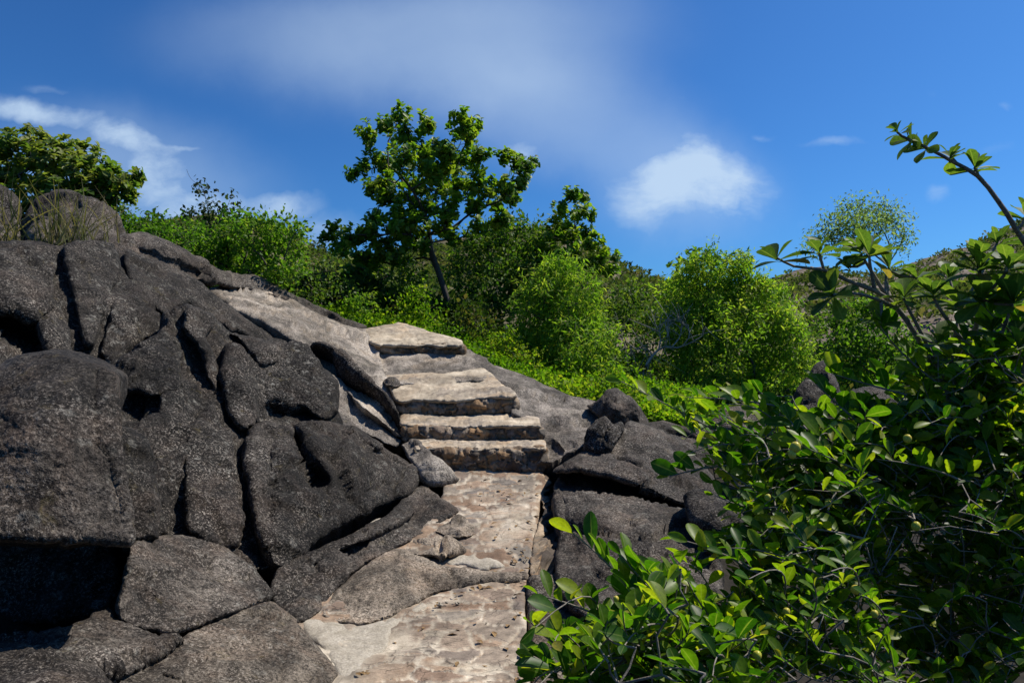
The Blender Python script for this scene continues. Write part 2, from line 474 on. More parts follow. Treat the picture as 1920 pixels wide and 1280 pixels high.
# ------------------------------------------------------------------ rock builder
def rbf_fit(c):
    c = np.asarray(c, float)
    X = c[:, :2] / 1000
    n = len(X)
    r = np.linalg.norm(X[:, None] - X[None], axis=2)
    K = np.where(r > 0, r * r * np.log(np.maximum(r, 1e-9)), 0) + np.eye(n) * 1e-5
    A = np.zeros((n + 3, n + 3))
    A[:n, :n] = K
    A[:n, n] = 1
    A[:n, n + 1:] = X
    A[n:, :n] = A[:n, n:].T
    w = np.linalg.lstsq(A, np.concatenate((c[:, 2], np.zeros(3))), rcond=None)[0]

    def f(q):
        q = np.asarray(q, float) / 1000
        r = np.linalg.norm(q[:, None] - X[None], axis=2)
        K = np.where(r > 0, r * r * np.log(np.maximum(r, 1e-9)), 0)
        return K @ w[:n] + w[n] + q @ w[n + 1:]
    return f


def poly_dist(q, poly, closed=False):
    """distance to a polyline, signed side (+ left of travel on the picture), position along it 0..1"""
    poly = np.asarray(poly, float)
    a = poly if closed else poly[:-1]
    b = np.roll(poly, -1, 0) if closed else poly[1:]
    best = np.full(len(q), 1e9)
    side = np.zeros(len(q))
    pos = np.zeros(len(q))
    for i in range(len(a)):
        ab = b[i] - a[i]
        t = np.clip(((q - a[i]) @ ab) / max(ab @ ab, 1e-9), 0, 1)
        d = q - (a[i] + t[:, None] * ab)
        dd = np.linalg.norm(d, axis=1)
        s = ab[0] * d[:, 1] - ab[1] * d[:, 0]
        m = dd < best
        best = np.where(m, dd, best)
        side = np.where(m, np.sign(s), side)
        pos = np.where(m, (i + t) / len(a), pos)
    return best, side, pos


def resample(poly, step, jitter=0.0, seed=0, closed=True):
    poly = np.asarray(poly, float)
    pts = []
    n = len(poly)
    # Catmull-Rom through the traced corners, then even steps
    rng = range(n) if closed else range(n - 1)
    for i in rng:
        if closed:
            p0, p1, p2, p3 = poly[i - 1], poly[i], poly[(i + 1) % n], poly[(i + 2) % n]
        else:
            p0, p1, p2, p3 = poly[max(i - 1, 0)], poly[i], poly[i + 1], poly[min(i + 2, n - 1)]
        k = max(1, int(round(np.linalg.norm(p2 - p1) / step)))
        lin = np.linalg.norm(p2 - p1)
        for t in np.arange(k) / k:
            cr = 0.5 * ((2 * p1) + (-p0 + p2) * t + (2 * p0 - 5 * p1 + 4 * p2 - p3) * t * t + (-p0 + 3 * p1 - 3 * p2 + p3) * t ** 3)
            pts.append(0.45 * cr + 0.55 * (p1 + (p2 - p1) * t))
    if not closed:
        pts.append(poly[-1])
    pts = np.array(pts)
    if jitter:
        q = np.concatenate((pts / 26.0, np.full((len(pts), 1), seed * 3.7)), 1)
        q2 = q * 3.1
        pts = pts + jitter * np.stack((vnoise(q, 5) + 0.5 * vnoise(q2, 6), vnoise(q + 50, 6) + 0.5 * vnoise(q2 + 50, 5)), 1)
    return pts


def inside(q, poly):
    x, y = q[:, 0], q[:, 1]
    c = np.zeros(len(q), bool)
    n = len(poly)
    for i in range(n):
        x1, y1 = poly[i]
        x2, y2 = poly[i - 1]
        if y1 == y2:
            continue
        m = ((y1 > y) != (y2 > y)) & (x < (x2 - x1) * (y - y1) / (y2 - y1) + x1)
        c ^= m
    return c


def relief_mesh(outline, ctrl, step=5, rw=30, rd=0.15, thick=0.6, feats=(), amp=(0.05, 0.02, 0.006), freq=(0.9, 3.2, 11),
                seed=0, jitter=2.0, cells=None, flow=None, shrink=0.85, drop=0.0, fac=(0.09, 0.028)):
    """A rock as a closed solid: its front follows depths given at points of its outline and face, its rim rounds
    back over rd metres, and its flanks run on away from the viewer for `thick` metres."""
    step, rw, rd = step * 0.85, rw * 0.6, rd * 0.7
    ol = resample(outline, step * 1.1, jitter, seed)
    lo, hi = ol.min(0), ol.max(0)
    gx, gy = np.meshgrid(np.arange(lo[0], hi[0], step), np.arange(lo[1], hi[1], step))
    gx = gx + (np.arange(gx.shape[0]) % 2)[:, None] * step / 2
    q = np.stack((gx.ravel(), gy.ravel()), 1)
    q = q + np.random.default_rng(seed).uniform(-.25, .25, q.shape) * step
    q = q[inside(q, ol)]
    d, _, _ = poly_dist(q, ol, True)
    q = q[d > step * 0.55]
    nb = len(ol)
    allp = np.concatenate((ol, q))
    res = mgeo.delaunay_2d_cdt([Vector(p) for p in allp], [], [list(range(nb))], 1, 1e-4)
    v2 = np.array([tuple(v) for v in res[0]])
    tris = np.array([f for f in res[2] if len(f) == 3], np.int32)
    orig = res[3]
    edge_map = {}
    for i, og in enumerate(orig):
        for k in og:
            edge_map[k] = i
    ring = [edge_map[i] for i in range(nb) if i in edge_map]
    f = rbf_fit(ctrl)
    Y = f(v2)
    ymin, ymax = min(c[2] for c in ctrl), max(c[2] for c in ctrl)
    Y = np.clip(Y, ymin - 0.3, ymax + 0.3)
    d, _, _ = poly_dist(v2, ol, True)
    t = np.clip(1 - d / rw, 0, 1)
    Y = Y + rd * (1 - np.sqrt(np.maximum(0, 1 - t * t)))
    wob = np.concatenate((v2 / 18.0, np.full((len(v2), 1), seed + 0.5)), 1)
    vw = v2 + np.stack((vnoise(wob, 21), vnoise(wob + 9, 22)), 1) * 4.0
    for ft in feats:
        kind, poly, w, dep = ft[:4]
        dd, sd, tp = poly_dist(vw, poly)
        fade = np.clip(np.minimum(tp, 1 - tp) * 5 + 0.25, 0, 1) if len(poly) > 1 else 1
        if kind == 'g':                      # gouge (dep > 0) or rib (dep < 0), soft sides
            Y = Y + dep * np.exp(-(dd / w) ** (3.2 if dep > .19 else 2) * 1.2) * fade
        elif kind == 'h':                    # flat-bottomed pocket
            Y = Y + dep * (1 - sstep(w * 0.55, w, dd))
        elif kind == 's':                    # ledge: steps back on the right-hand side of travel, heals over w
            s = dd * sd
            Y = Y + dep * np.exp(-np.maximum(s, 0) / w) * sstep(-1.2 * step, 1.8 * step, s) * fade
    X3 = PA(np.concatenate((v2, Y[:, None]), 1))
    me = raw_mesh('tmp', X3, tris, 3)
    nrm = np.empty(len(X3) * 3, np.float32)
    me.vertices.foreach_get('normal', nrm)
    nrm = nrm.reshape(-1, 3)
    bpy.data.meshes.remove(me)
    if nrm[:, 1].mean() > 0:
        nrm = -nrm
        tris = tris[:, ::-1]
    p = X3 + seed * 13.1
    pf = p if flow is None else p * np.asarray(flow, float)
    dis = amp[0] * fbm(pf * freq[0], 3, seed) + amp[1] * fbm(pf * freq[1], 3, seed + 3, ridged=True) + amp[2] * fbm(p * freq[2], 3, seed + 6)
    stone = mort = None
    if fac[0] or fac[1]:
        wp = np.stack([fbm(p * 1.7, 3, 60 + k) for k in range(3)], 1)
        h1, c1 = facets(pf * np.array((1.0, 1.0, .8)) * 0.9 + wp * 0.12, seed, 0.9)
        h2, c2 = facets(pf * 2.9 + wp * 0.25, seed + 2, 0.8)
        h3, c3 = facets(pf * 8.0 + wp * 0.5, seed + 5, 0.8)
        dis = dis + fac[0] * 0.9 * h1 + fac[1] * 1.0 * h2 + fac[1] * 0.28 * h3 - (0.35 * fac[0]) * c1 * sstep(-.2, .3, wp[:, 0])
        dis = dis + 0.006 * fbm(p * 26, 3, seed + 12, ridged=True)
    if cells:
        sc, h, w = cells[:3]
        warp = np.stack([fbm(X3 * 3.5, 3, 40 + k) for k in range(3)], 1) * 0.13
        f1, f2, cid = worley((X3 + warp) * np.asarray(sc), seed)
        bul = sstep(0, w, f2 - f1)
        dis = dis + h * bul * (0.5 + 0.8 * cid)
        stone, mort = cid, 1 - bul
        if len(cells) > 3:                 # stones vanish under mortar in broad patches
            cover = sstep(cells[3], cells[3] + 0.25, fbm(X3 * 1.3, 3, seed + 70) * 0.5 + 0.5)
            mort = np.maximum(mort, cover)
            dis = dis - h * bul * (0.5 + 0.8 * cid) * cover * 0.8
    damp = 0.35 + 0.65 * sstep(0, 9, d)
    X3 = X3 + nrm * (dis * damp)[:, None]
    # flanks and back
    n0 = len(X3)
    cam_p = np.array((0, 0, EYE))
    rim = X3[ring]
    cen = rim.mean(0)
    dirs = rim - cam_p
    dirs /= np.linalg.norm(dirs, axis=1)[:, None]
    verts = [X3]
    faces = [tris]
    prev = np.array(ring)
    m = len(ring)
    for k, (fr, sh) in enumerate(((0.3, 1.0), (0.65, 1.0 - (1 - shrink) * 0.4), (1.0, shrink))):
        r = rim + dirs * thick * fr
        c2 = r.mean(0)
        r = c2 + (r - c2) * sh
        r[:, 2] -= drop * fr
        r = r + 0.03 * thick * np.stack([vnoise(r * 2.5 + 7 * j, seed + 30 + j) for j in range(3)], 1)
        idx = n0 + k * m + np.arange(m)
        verts.append(r)
        a, b = prev, np.roll(prev, -1)
        c, d4 = np.roll(idx, -1), idx
        faces.append(np.stack((a, b, c), 1))
        faces.append(np.stack((a, c, d4), 1))
        prev = idx
    verts.append((verts[-1].mean(0))[None])
    last = n0 + 3 * m
    faces.append(np.stack((prev, np.roll(prev, -1), np.full(m, last)), 1))
    V = np.concatenate(verts)
    F = np.concatenate(faces)
    me = raw_mesh('rock', V, F, 3)
    if stone is not None:
        pad = len(V) - n0
        attr(me, 'stone', np.concatenate((stone, np.full(pad, .5))))
        attr(me, 'mortar', np.concatenate((mort, np.full(pad, .5))))
    import bmesh
    bm = bmesh.new()
    bm.from_mesh(me)
    bmesh.ops.recalc_face_normals(bm, faces=bm.faces)
    bm.to_mesh(me)
    bm.free()
    return me, V


def join_meshes(list_vf):
    V, F, b = [], [], 0
    for me in list_vf:
        v = np.empty(len(me.vertices) * 3, np.float32)
        me.vertices.foreach_get('co', v)
        f = np.empty(len(me.loops), np.int32)
        me.loops.foreach_get('vertex_index', f)
        V.append(v.reshape(-1, 3))
        F.append(f.reshape(-1, 3) + b)
        b += len(me.vertices)
    V = np.concatenate(V)
    return raw_mesh('rock', V, np.concatenate(F), 3), V


def block_ctrl(outline, f, off, bow=0.06, tilt=(0, 0)):
    """depths of a flat faced block standing `off` metres proud of a rock whose depths are f"""
    o = np.asarray(outline, float)
    A = np.concatenate((np.ones((len(o), 1)), o / 1000), 1)
    w = np.linalg.lstsq(A, 1 / f(o), rcond=None)[0]
    c = o.mean(0)
    Y = 1 / (A @ w) - off + ((o - c) / 100) @ np.asarray(tilt, float)
    return [(a, b, y) for (a, b), y in zip(o, Y)] + [(c[0], c[1], 1 / (np.array([1, *(c / 1000)]) @ w) - off - bow)]


def rock(name, label, mat, outline, ctrl, cat='boulder', group=None, kind=None, parent=None, blocks=(), **kw):
    me, V = relief_mesh(outline, ctrl, **kw)
    if blocks:
        f = rbf_fit(ctrl)
        ms = [me]
        for k, (bo, off, *ti) in enumerate(blocks):
            ms.append(relief_mesh(bo, block_ctrl(bo, f, off * 0.55, 0.06, ti[0] if ti else (0, 0)), step=kw.get('step', 5), rw=9, rd=0.09, thick=0.55, shrink=.95, amp=(0.05, 0.03, 0.008), freq=(1.2, 3.6, 12), seed=kw['seed'] * 7 + k, jitter=3.0, fac=(0.07, 0.03))[0])
        me, V = join_meshes(ms)
    me.name = name
    if parent is None:
        org = (V[:, 0].mean(), V[:, 1].mean(), V[:, 2].min())
        o = link(name, me, mat, origin=org)
        tag(o, label, cat, group, kind) if kind is None else tag(o, kind=kind)
    else:
        o = link(name, me, mat, parent)
        if label: o['label'] = label
    return o


# ------------------------------------------------------------------ foliage builders
def leaf_template(st, wd, fold=0.15, curl=0.1):
    """quads: left and right half along the midrib; x across, y along, z up"""
    v, f = [], []
    for s, w in zip(st, wd):
        z = -curl * (s * s)
        v += [(-w / 2, s, z + fold * w), (0, s, z), (w / 2, s, z + fold * w)]
    for i in range(len(st) - 1):
        a = i * 3
        f += [(a, a + 1, a + 4, a + 3), (a + 1, a + 2, a + 5, a + 4)]
    return np.array(v, float), np.array(f, np.int32)


T_SMALL = leaf_template((0, 0.5, 1), (0.08, 0.62, 0.06), 0.2, 0.12)
T_ROUND = leaf_template((0, 0.35, 0.75, 1), (0.08, 0.6, 0.62, 0.1), 0.16, 0.15)
T_NARROW = leaf_template((0, 0.45, 1), (0.04, 0.26, 0.03), 0.2, 0.2)
T_NEAR = leaf_template((0, 0.06, 0.2, 0.4, 0.6, 0.78, 0.9, 0.97, 1), (0.03, 0.05, 0.24, 0.42, 0.49, 0.44, 0.30, 0.14, 0.02), 0.2, 0.14)
T_OBOV = leaf_template((0, 0.1, 0.3, 0.5, 0.7, 0.85, 0.95, 1), (0.04, 0.07, 0.19, 0.31, 0.38, 0.33, 0.18, 0.03), 0.2, 0.16)
T_BLADE = leaf_template((0, 0.25, 0.5, 0.75, 1), (0.03, 0.028, 0.024, 0.016, 0.003), 0.3, 0.45)


def unit(a):
    return a / np.maximum(np.linalg.norm(a, axis=1), 1e-9)[:, None]


def leaves_mesh(tmpl, o, d, nn, ln, wid=1.0, tone=None, seed=0):
    v, f = tmpl
    n = len(o)
    d = unit(d)
    sx = unit(np.cross(d, nn))
    nz = np.cross(sx, d)
    ln = np.broadcast_to(np.asarray(ln, float), (n,))
    wid = np.broadcast_to(np.asarray(wid, float), (n,))
    V = (o[:, None] + ln[:, None, None] * (v[None, :, 0, None] * wid[:, None, None] * sx[:, None] + v[None, :, 1, None] * d[:, None] + v[None, :, 2, None] * nz[:, None]))
    F = f[None] + (np.arange(n) * len(v))[:, None, None]
    me = raw_mesh('leaves', V.reshape(-1, 3), F.reshape(-1, 4), 4)
    if tone is None:
        tone = np.random.default_rng(seed).uniform(0, 1, n)
    attr(me, 'leaf_tone', np.repeat(np.clip(tone, 0, 1), len(v)))
    if len(v) > 20:
        attr(me, 'across', np.tile(np.tile([1.0, 0.0, 1.0], len(v) // 3), n))
    return me


def tubes_mesh(paths, sides=5):
    """paths: list of (points (n,3), radii (n,))"""
    V, F, base = [], [], 0
    ang = np.arange(sides) * 2 * math.pi / sides
    for pts, rad in paths:
        pts = np.asarray(pts, float)
        rad = np.asarray(rad, float)
        n = len(pts)
        tg = np.gradient(pts, axis=0)
        tg = unit(tg)
        up = np.where(np.abs(tg[:, 2:3]) > 0.9, np.array([[1., 0, 0]]), np.array([[0, 0, 1.]]))
        a = unit(np.cross(tg, up))
        b = np.cross(tg, a)
        ring = pts[:, None] + rad[:, None, None] * (np.cos(ang)[None, :, None] * a[:, None] + np.sin(ang)[None, :, None] * b[:, None])
        V.append(ring.reshape(-1, 3))
        i = np.arange(n - 1)[:, None] * sides
        j = np.arange(sides)[None]
        jn = (j + 1) % sides
        q = np.stack((i + j, i + jn, i + sides + jn, i + sides + j), -1).reshape(-1, 4) + base
        F.append(q)
        base += n * sides
    return raw_mesh('tubes', np.concatenate(V), np.concatenate(F), 4)


def grow(limbs, targets, r_tip=0.006, seed=0, power=2.3, wiggle=0.08, rmax=None):
    """Joins every target point to the nearest limb or earlier branch; radii add up from the tips.
    limbs: list of polylines, the first starts at the root; later ones start on an earlier one."""
    rng = np.random.default_rng(seed)
    pts, par, plen = [], [], []

    def add(p, parent):
        pts.append(np.asarray(p, float))
        par.append(parent)
        plen.append(0 if parent < 0 else plen[parent] + np.linalg.norm(pts[-1] - pts[parent]))
        return len(pts) - 1
    for li, lb in enumerate(limbs):
        lb = resample3(np.asarray(lb, float), 8)
        if li == 0:
            last = add(lb[0], -1)
            seq = lb[1:]
        else:
            d = [np.linalg.norm(p - lb[0]) for p in pts]
            last = int(np.argmin(d))
            seq = lb[1:]
        for p in seq:
            last = add(p, last)
    root_skip = max(1, int(0.35 * 8))
    order = np.argsort(np.linalg.norm(targets - pts[0], axis=1))
    for k in order:
        t = targets[k]
        A = np.array(pts)
        dist = np.linalg.norm(A - t, axis=1)
        cost = dist + 0.22 * np.array(plen)
        cost[:root_skip] += 1e3 if len(pts) > root_skip + 1 else 0
        j = int(np.argmin(cost))
        L = dist[j]
        mid = (A[j] + t) / 2 + rng.normal(0, wiggle, 3) * L
        mid[2] += 0.06 * L
        m = add(mid, j)
        add(t, m)
    n = len(pts)
    acc = np.zeros(n)
    kids = [[] for _ in range(n)]
    for i in range(n):
        if par[i] >= 0:
            kids[par[i]].append(i)
    for i in range(n - 1, -1, -1):
        s = acc[i] if kids[i] else r_tip ** power
        acc[i] = s
        if par[i] >= 0:
            acc[par[i]] += s
    rad = acc ** (1 / power)
    if rmax:
        rad = np.minimum(rad * (1 if rad[0] <= rmax else rmax / rad[0]) , rmax)
        rad = np.maximum(rad, r_tip)
    paths = []
    done = set()
    for i in range(n):
        if par[i] >= 0 and i not in done:
            chain = [par[i], i]
            done.add(i)
            c = i
            while kids[c]:
                nx = max(kids[c], key=lambda q: acc[q])
                if nx in done:
                    break
                chain.append(nx)
                done.add(nx)
                c = nx
            pp = np.array([pts[q] for q in chain])
            rr = np.array([rad[q] for q in chain])
            rr[0] = min(rr[0], rr[1] * 1.15)
            paths.append((pp, rr))
    return paths


def resample3(p, n):
    if len(p) < 2:
        return p
    out = []
    m = len(p)
    for i in range(m - 1):
        p0, p1, p2, p3 = p[max(i - 1, 0)], p[i], p[i + 1], p[min(i + 2, m - 1)]
        k = max(2, n // (m - 1))
        for t in np.arange(k) / k:
            out.append(0.5 * ((2 * p1) + (-p0 + p2) * t + (2 * p0 - 5 * p1 + 4 * p2 - p3) * t * t + (-p0 + 3 * p1 - 3 * p2 + p3) * t ** 3))
    out.append(p[-1])
    return np.array(out)


def clump_points(clumps, Y, yj, sub, rng, squash=0.85, depth=0.9, shell=0.5):
    """sub points in every clump (px, py, rpx)"""
    out, cs = [], []
    for c in clumps:
        px, py, r = c[:3]
        yy = (c[3] if len(c) > 3 else Y) + rng.uniform(-yj, yj)
        cen = P(px, py, yy)
        R = r / FPX * yy
        k = max(2, int(round(sub * (r / 35.0) ** 1.6)))
        v = unit(rng.normal(size=(k, 3)))
        rr = rng.uniform(shell, 1.0, k) ** 0.6 * (1 + 0.55 * (rng.uniform(size=k) < .09))
        out.append(cen + v * rr[:, None] * R * np.array((1, depth, squash)))
        cs.append(np.repeat(cen[None], k, 0))
    return np.concatenate(out), np.concatenate(cs)


def plant(name, label, cat, clumps, Y, base, mat, bark=None, yj=0.5, sub=7, per=10, leaf=0.1, spread=0.16, tmpl=T_SMALL, limbs=None,
          seed=0, group=None, r_tip=0.005, rmax=0.12, droop=0.0, tone_var=0.3, rosette=False, wid=1.0, depth=0.9, shell=0.45, up=0.5,
          part='crown', stem='trunk', tone_bias=0.0, limb_targets=True):
    rng = np.random.default_rng(seed + 100)
    tgt, cen = clump_points(clumps, Y, yj, sub, rng, depth=depth, shell=shell)
    base = np.asarray(base, float)
    root = empty(name, base)
    tag(root, label, cat, group)
    if limbs is None:
        c = tgt.mean(0)
        low = base + (c - base) * 0.35
        limbs = [[base, low + rng.normal(0, .05, 3)]]
    else:
        limbs = [[P(*p) for p in lb] for lb in limbs]
    if len(tgt) > 700:
        gt = tgt[rng.choice(len(tgt), 700, replace=False)]
    else:
        gt = tgt
    paths = grow(limbs, gt, r_tip, seed, rmax=rmax)
    link(stem, tubes_mesh(paths, 6), bark or M_BARK, root)
    n = len(tgt) * per
    o = np.repeat(tgt, per, 0)
    oc = np.repeat(cen, per, 0)
    out = unit(o - oc)
    if rosette:
        ax = unit(out * 0.7 + np.array((0, 0, up)) + rng.normal(0, .25, o.shape))
        axk = np.repeat(unit(out[::per] * 0.7 + np.array((0, 0, up)) + rng.normal(0, .3, (len(tgt), 3))), per, 0)
        rnd = unit(rng.normal(size=o.shape))
        d = unit(rnd - (rnd * axk).sum(1)[:, None] * axk) + axk * rng.uniform(0.1, 0.9, n)[:, None]
        o = o - axk * rng.uniform(0, spread, n)[:, None]
        nn = axk + rng.normal(0, .25, o.shape)
    else:
        o = o + rng.normal(0, spread, o.shape)
        d = unit(rng.normal(size=o.shape)) + out * 0.5 + np.array((0, 0, -droop))
        nn = rng.normal(size=o.shape) * 0.8 + np.array((0.12, 0.0, up)) + out * 0.3
    ln = leaf * rng.uniform(0.65, 1.25, n)
    tone = np.repeat(rng.uniform(0.5 - tone_var, 0.5 + tone_var, len(tgt)), per) + rng.normal(0, 0.16, n) + tone_bias
    link(part, leaves_mesh(tmpl, o, d, nn, ln, wid, tone), mat, root)
    return root


# ------------------------------------------------------------------ the ground and the hills
GC = np.array([(-5, 2, .5), (-2.5, 2, -.2), (0, 2, -.3), (1.5, 2, -.5), (4, 2, -.7), (-4, 5, .6), (-2.2, 5, -.1), (0, 5, -.3), (1.5, 5, -.5), (4, 5, -.6),
               (-6, 8, 1.8), (-3.5, 8, .9), (-1.5, 8, .0), (0.5, 8, -.2), (3, 8, -.3), (7, 8, -.3), (-7, 12, 3.2), (-4, 12, 2.3), (-2, 12, 1.5), (0, 12, .9),
               (2, 12, .5), (5, 12, .3), (-7, 16, 3.7), (-4, 16, 3.3), (-1.5, 16, 2.8), (1, 16, 1.6), (4, 16, .8), (8, 16, .8), (-8, 25, 3.8), (0, 25, 2.6),
               (6, 25, 1.6), (15, 25, 2.2), (-15, 40, 3.5), (0, 40, 3.2), (20, 40, 3), (-60, 100, 3), (60, 100, 3), (0, 300, 2), (-300, 200, 2), (300, 200, 2),
               (0, -20, -.5), (-20, -10, 0), (20, -10, -.6), (0, -200, -1), (200, 0, 1), (-200, 0, 1), (0, 700, 0)])


def ground_z(x, y):
    d = (x[:, None] - GC[None, :, 0]) ** 2 + (y[:, None] - GC[None, :, 1]) ** 2
    w = 1 / (d + 0.08) ** 2
    return (w * GC[None, :, 2]).sum(1) / w.sum(1)


def gpt(px, Y, dz=0.0):
    x = (px - CX) / FPX * Y
    return np.array((x, Y, ground_z(np.array([x]), np.array([float(Y)]))[0] + dz))


def build_ground():
    s = np.linspace(-1, 1, 241)
    g = np.sinh(s * 5.2) / np.sinh(5.2) * 1200
    X, Yg = np.meshgrid(g, g + 8)
    x, y = X.ravel(), Yg.ravel()
    z = ground_z(x, y)
    near = np.clip(1 - np.hypot(x, y - 8) / 60, 0, 1)
    z = z + 0.06 * near * fbm(np.stack((x, y, z), 1) * 1.5, 3, 2)
    n = len(g)
    i, j = np.meshgrid(np.arange(n - 1), np.arange(n - 1), indexing='ij')
    a = (i * n + j).ravel()
    me = raw_mesh('ground', np.stack((x, y, z), 1), np.stack((a, a + 1, a + n + 1, a + n), 1), 4)
    tag(link('ground', me, M_SOIL), kind='structure')


build_ground()


def hill(profile, Y0, Yf, zf, mat, amp, seed, name='hill'):
    """a ridge whose skyline passes the traced pixels at Y0 metres, sloping to zf at Yf"""
    pr = np.array(profile, float)
    px = np.arange(pr[0, 0], pr[-1, 0] + 1, 7.0)
    py = np.interp(px, pr[:, 0], pr[:, 1])
    ts = np.concatenate((np.linspace(0, 1, 46), np.linspace(1.05, 1.9, 12)))
    V = []
    for t in ts:
        Y = Yf + (Y0 - Yf) * t
        x = (px - CX) / FPX * Y
        zr = EYE - (py - HY) / FPX * Y0
        if t <= 1:
            k = t ** 1.15
            z = zf + (zr - zf) * k
        else:
            z = zr - (zr - zf) * ((t - 1) / 0.9) ** 1.3
        V.append(np.stack((x, np.full_like(x, Y), z), 1))
    V = np.array(V)
    m, n = V.shape[:2]
    V = V.reshape(-1, 3)
    V[:, 2] += amp * fbm(V / (amp * 9), 4, seed) + 0.35 * amp * fbm(V / (amp * 1.5), 3, seed + 4, ridged=True)
    i, j = np.meshgrid(np.arange(m - 1), np.arange(n - 1), indexing='ij')
    a = (i * n + j).ravel()
    me = raw_mesh(name, V, np.stack((a, a + 1, a + n + 1, a + n), 1), 4)
    o = link(name, me, mat)
    tag(o, kind='structure')
    return V.reshape(m, n, 3)


H1 = hill([(250, 420), (400, 405), (520, 432), (570, 462), (610, 482), (650, 495), (700, 490), (760, 470), (830, 452), (900, 438), (960, 428), (1020, 426), (1080, 440), (1130, 468),
           (1180, 510), (1230, 538), (1300, 548), (1400, 560), (1500, 585)], 95, 24, 2.0, M_HILL, 1.0, 3)
H2 = hill([(1150, 560), (1300, 545), (1400, 535), (1450, 522), (1490, 512), (1540, 506), (1620, 515), (1700, 503), (1760, 482), (1820, 464), (1860, 446), (1890, 428), (1930, 414), (2050, 390), (2250, 380)],
          130, 30, 2.0, M_HILL2, 1.2, 9)


def scrub(name, H, n, size, leaf, per, mat, seed, tmin=0.1, fn=None):
    rng = np.random.default_rng(seed)
    m, k = 46, H.shape[1]
    t = rng.uniform(tmin, 1, n * 3) ** 0.8 * (m - 1)
    j = rng.uniform(0, k - 1, n * 3)
    base = H[np.floor(t).astype(int), np.floor(j).astype(int)] + rng.normal(0, .3, (n * 3, 3)) * (1, 1, 0)
    keep = fbm(base / 9.0, 3, seed) > rng.uniform(-0.6, 0.35, n * 3)
    base = base[keep][:n]
    n = len(base)
    R = size * rng.uniform(0.5, 1.5, n)
    bb = np.repeat(base, per, 0)
    RR = np.repeat(R, per)
    v = unit(rng.normal(size=bb.shape))
    v[:, 2] = np.abs(v[:, 2])
    o = bb + v * RR[:, None] * rng.uniform(0.5, 1, len(bb))[:, None] * np.array((1, 1, 0.75))
    d = v + rng.normal(0, .6, v.shape)
    nn = rng.normal(size=v.shape) * .6 + np.array((0, 0, 1.0))
    tone = np.repeat(rng.uniform(0.1, 0.8, n), per) + rng.normal(0, .15, len(bb))
    me = leaves_mesh(T_SMALL, o, d, nn, leaf * rng.uniform(.6, 1.4, len(bb)) * (0.4 + 0.6 * RR / size), 1.0, tone)
    tag(link(name, me, mat), 'low green scrub covering the far hillside', kind='stuff')


scrub('hillside_scrub', H1, 1700, 0.9, 0.38, 34, L_SCRUB, 5)
scrub('hillside_scrub', H2, 900, 1.0, 0.42, 36, L_SCRUB, 6)

# ------------------------------------------------------------------ the path and its steps
PATH_CTRL = []
for py, Y in ((885, 7.95), (930, 7.1), (980, 6.35), (1030, 5.78), (1065, 5.45), (1095, 5.15), (1140, 4.68), (1180, 4.3), (1280, 3.5), (1400, 2.85)):
    PATH_CTRL += [(560, py, Y), (800, py, Y), (1000, py, Y)]
rock('path', None, M_PATH, [(850, 880), (1018, 884), (1013, 950), (1003, 1000), (992, 1060), (986, 1090), (985, 1150), (990, 1230), (996, 1300), (998, 1390),
                            (440, 1395), (540, 1250), (545, 1150), (700, 1060), (800, 980), (830, 925)], PATH_CTRL,
     fac=(0, 0), kind='structure', step=5, rw=6, rd=0.02, thick=0.35, drop=0.5, amp=(0.04, 0.014, 0.006), seed=4, jitter=2.5, cells=((4.2, 5.2, 3), 0.009, 0.13, 0.57))
rock('path_edge', 'rough mortared rubble wall retaining the right edge of the path', M_RISER,
     [(1012, 889), (1024, 892), (1034, 940), (1046, 1000), (1052, 1050), (1046, 1084), (998, 1088), (993, 1060), (1003, 1000), (1013, 950)],
     [(1012, 889, 7.93), (1024, 892, 8.2), (1034, 940, 7.7), (1046, 1000, 6.9), (1052, 1050, 6.1), (1046, 1084, 5.6), (993, 1060, 5.5), (1003, 1000, 6.12), (1013, 950, 6.85)],
     cat='retaining wall', step=3.5, rw=5, rd=0.03, thick=0.3, amp=(0.03, 0.03, 0.01), seed=8, cells=((6, 3, 6), 0.06, 0.2))

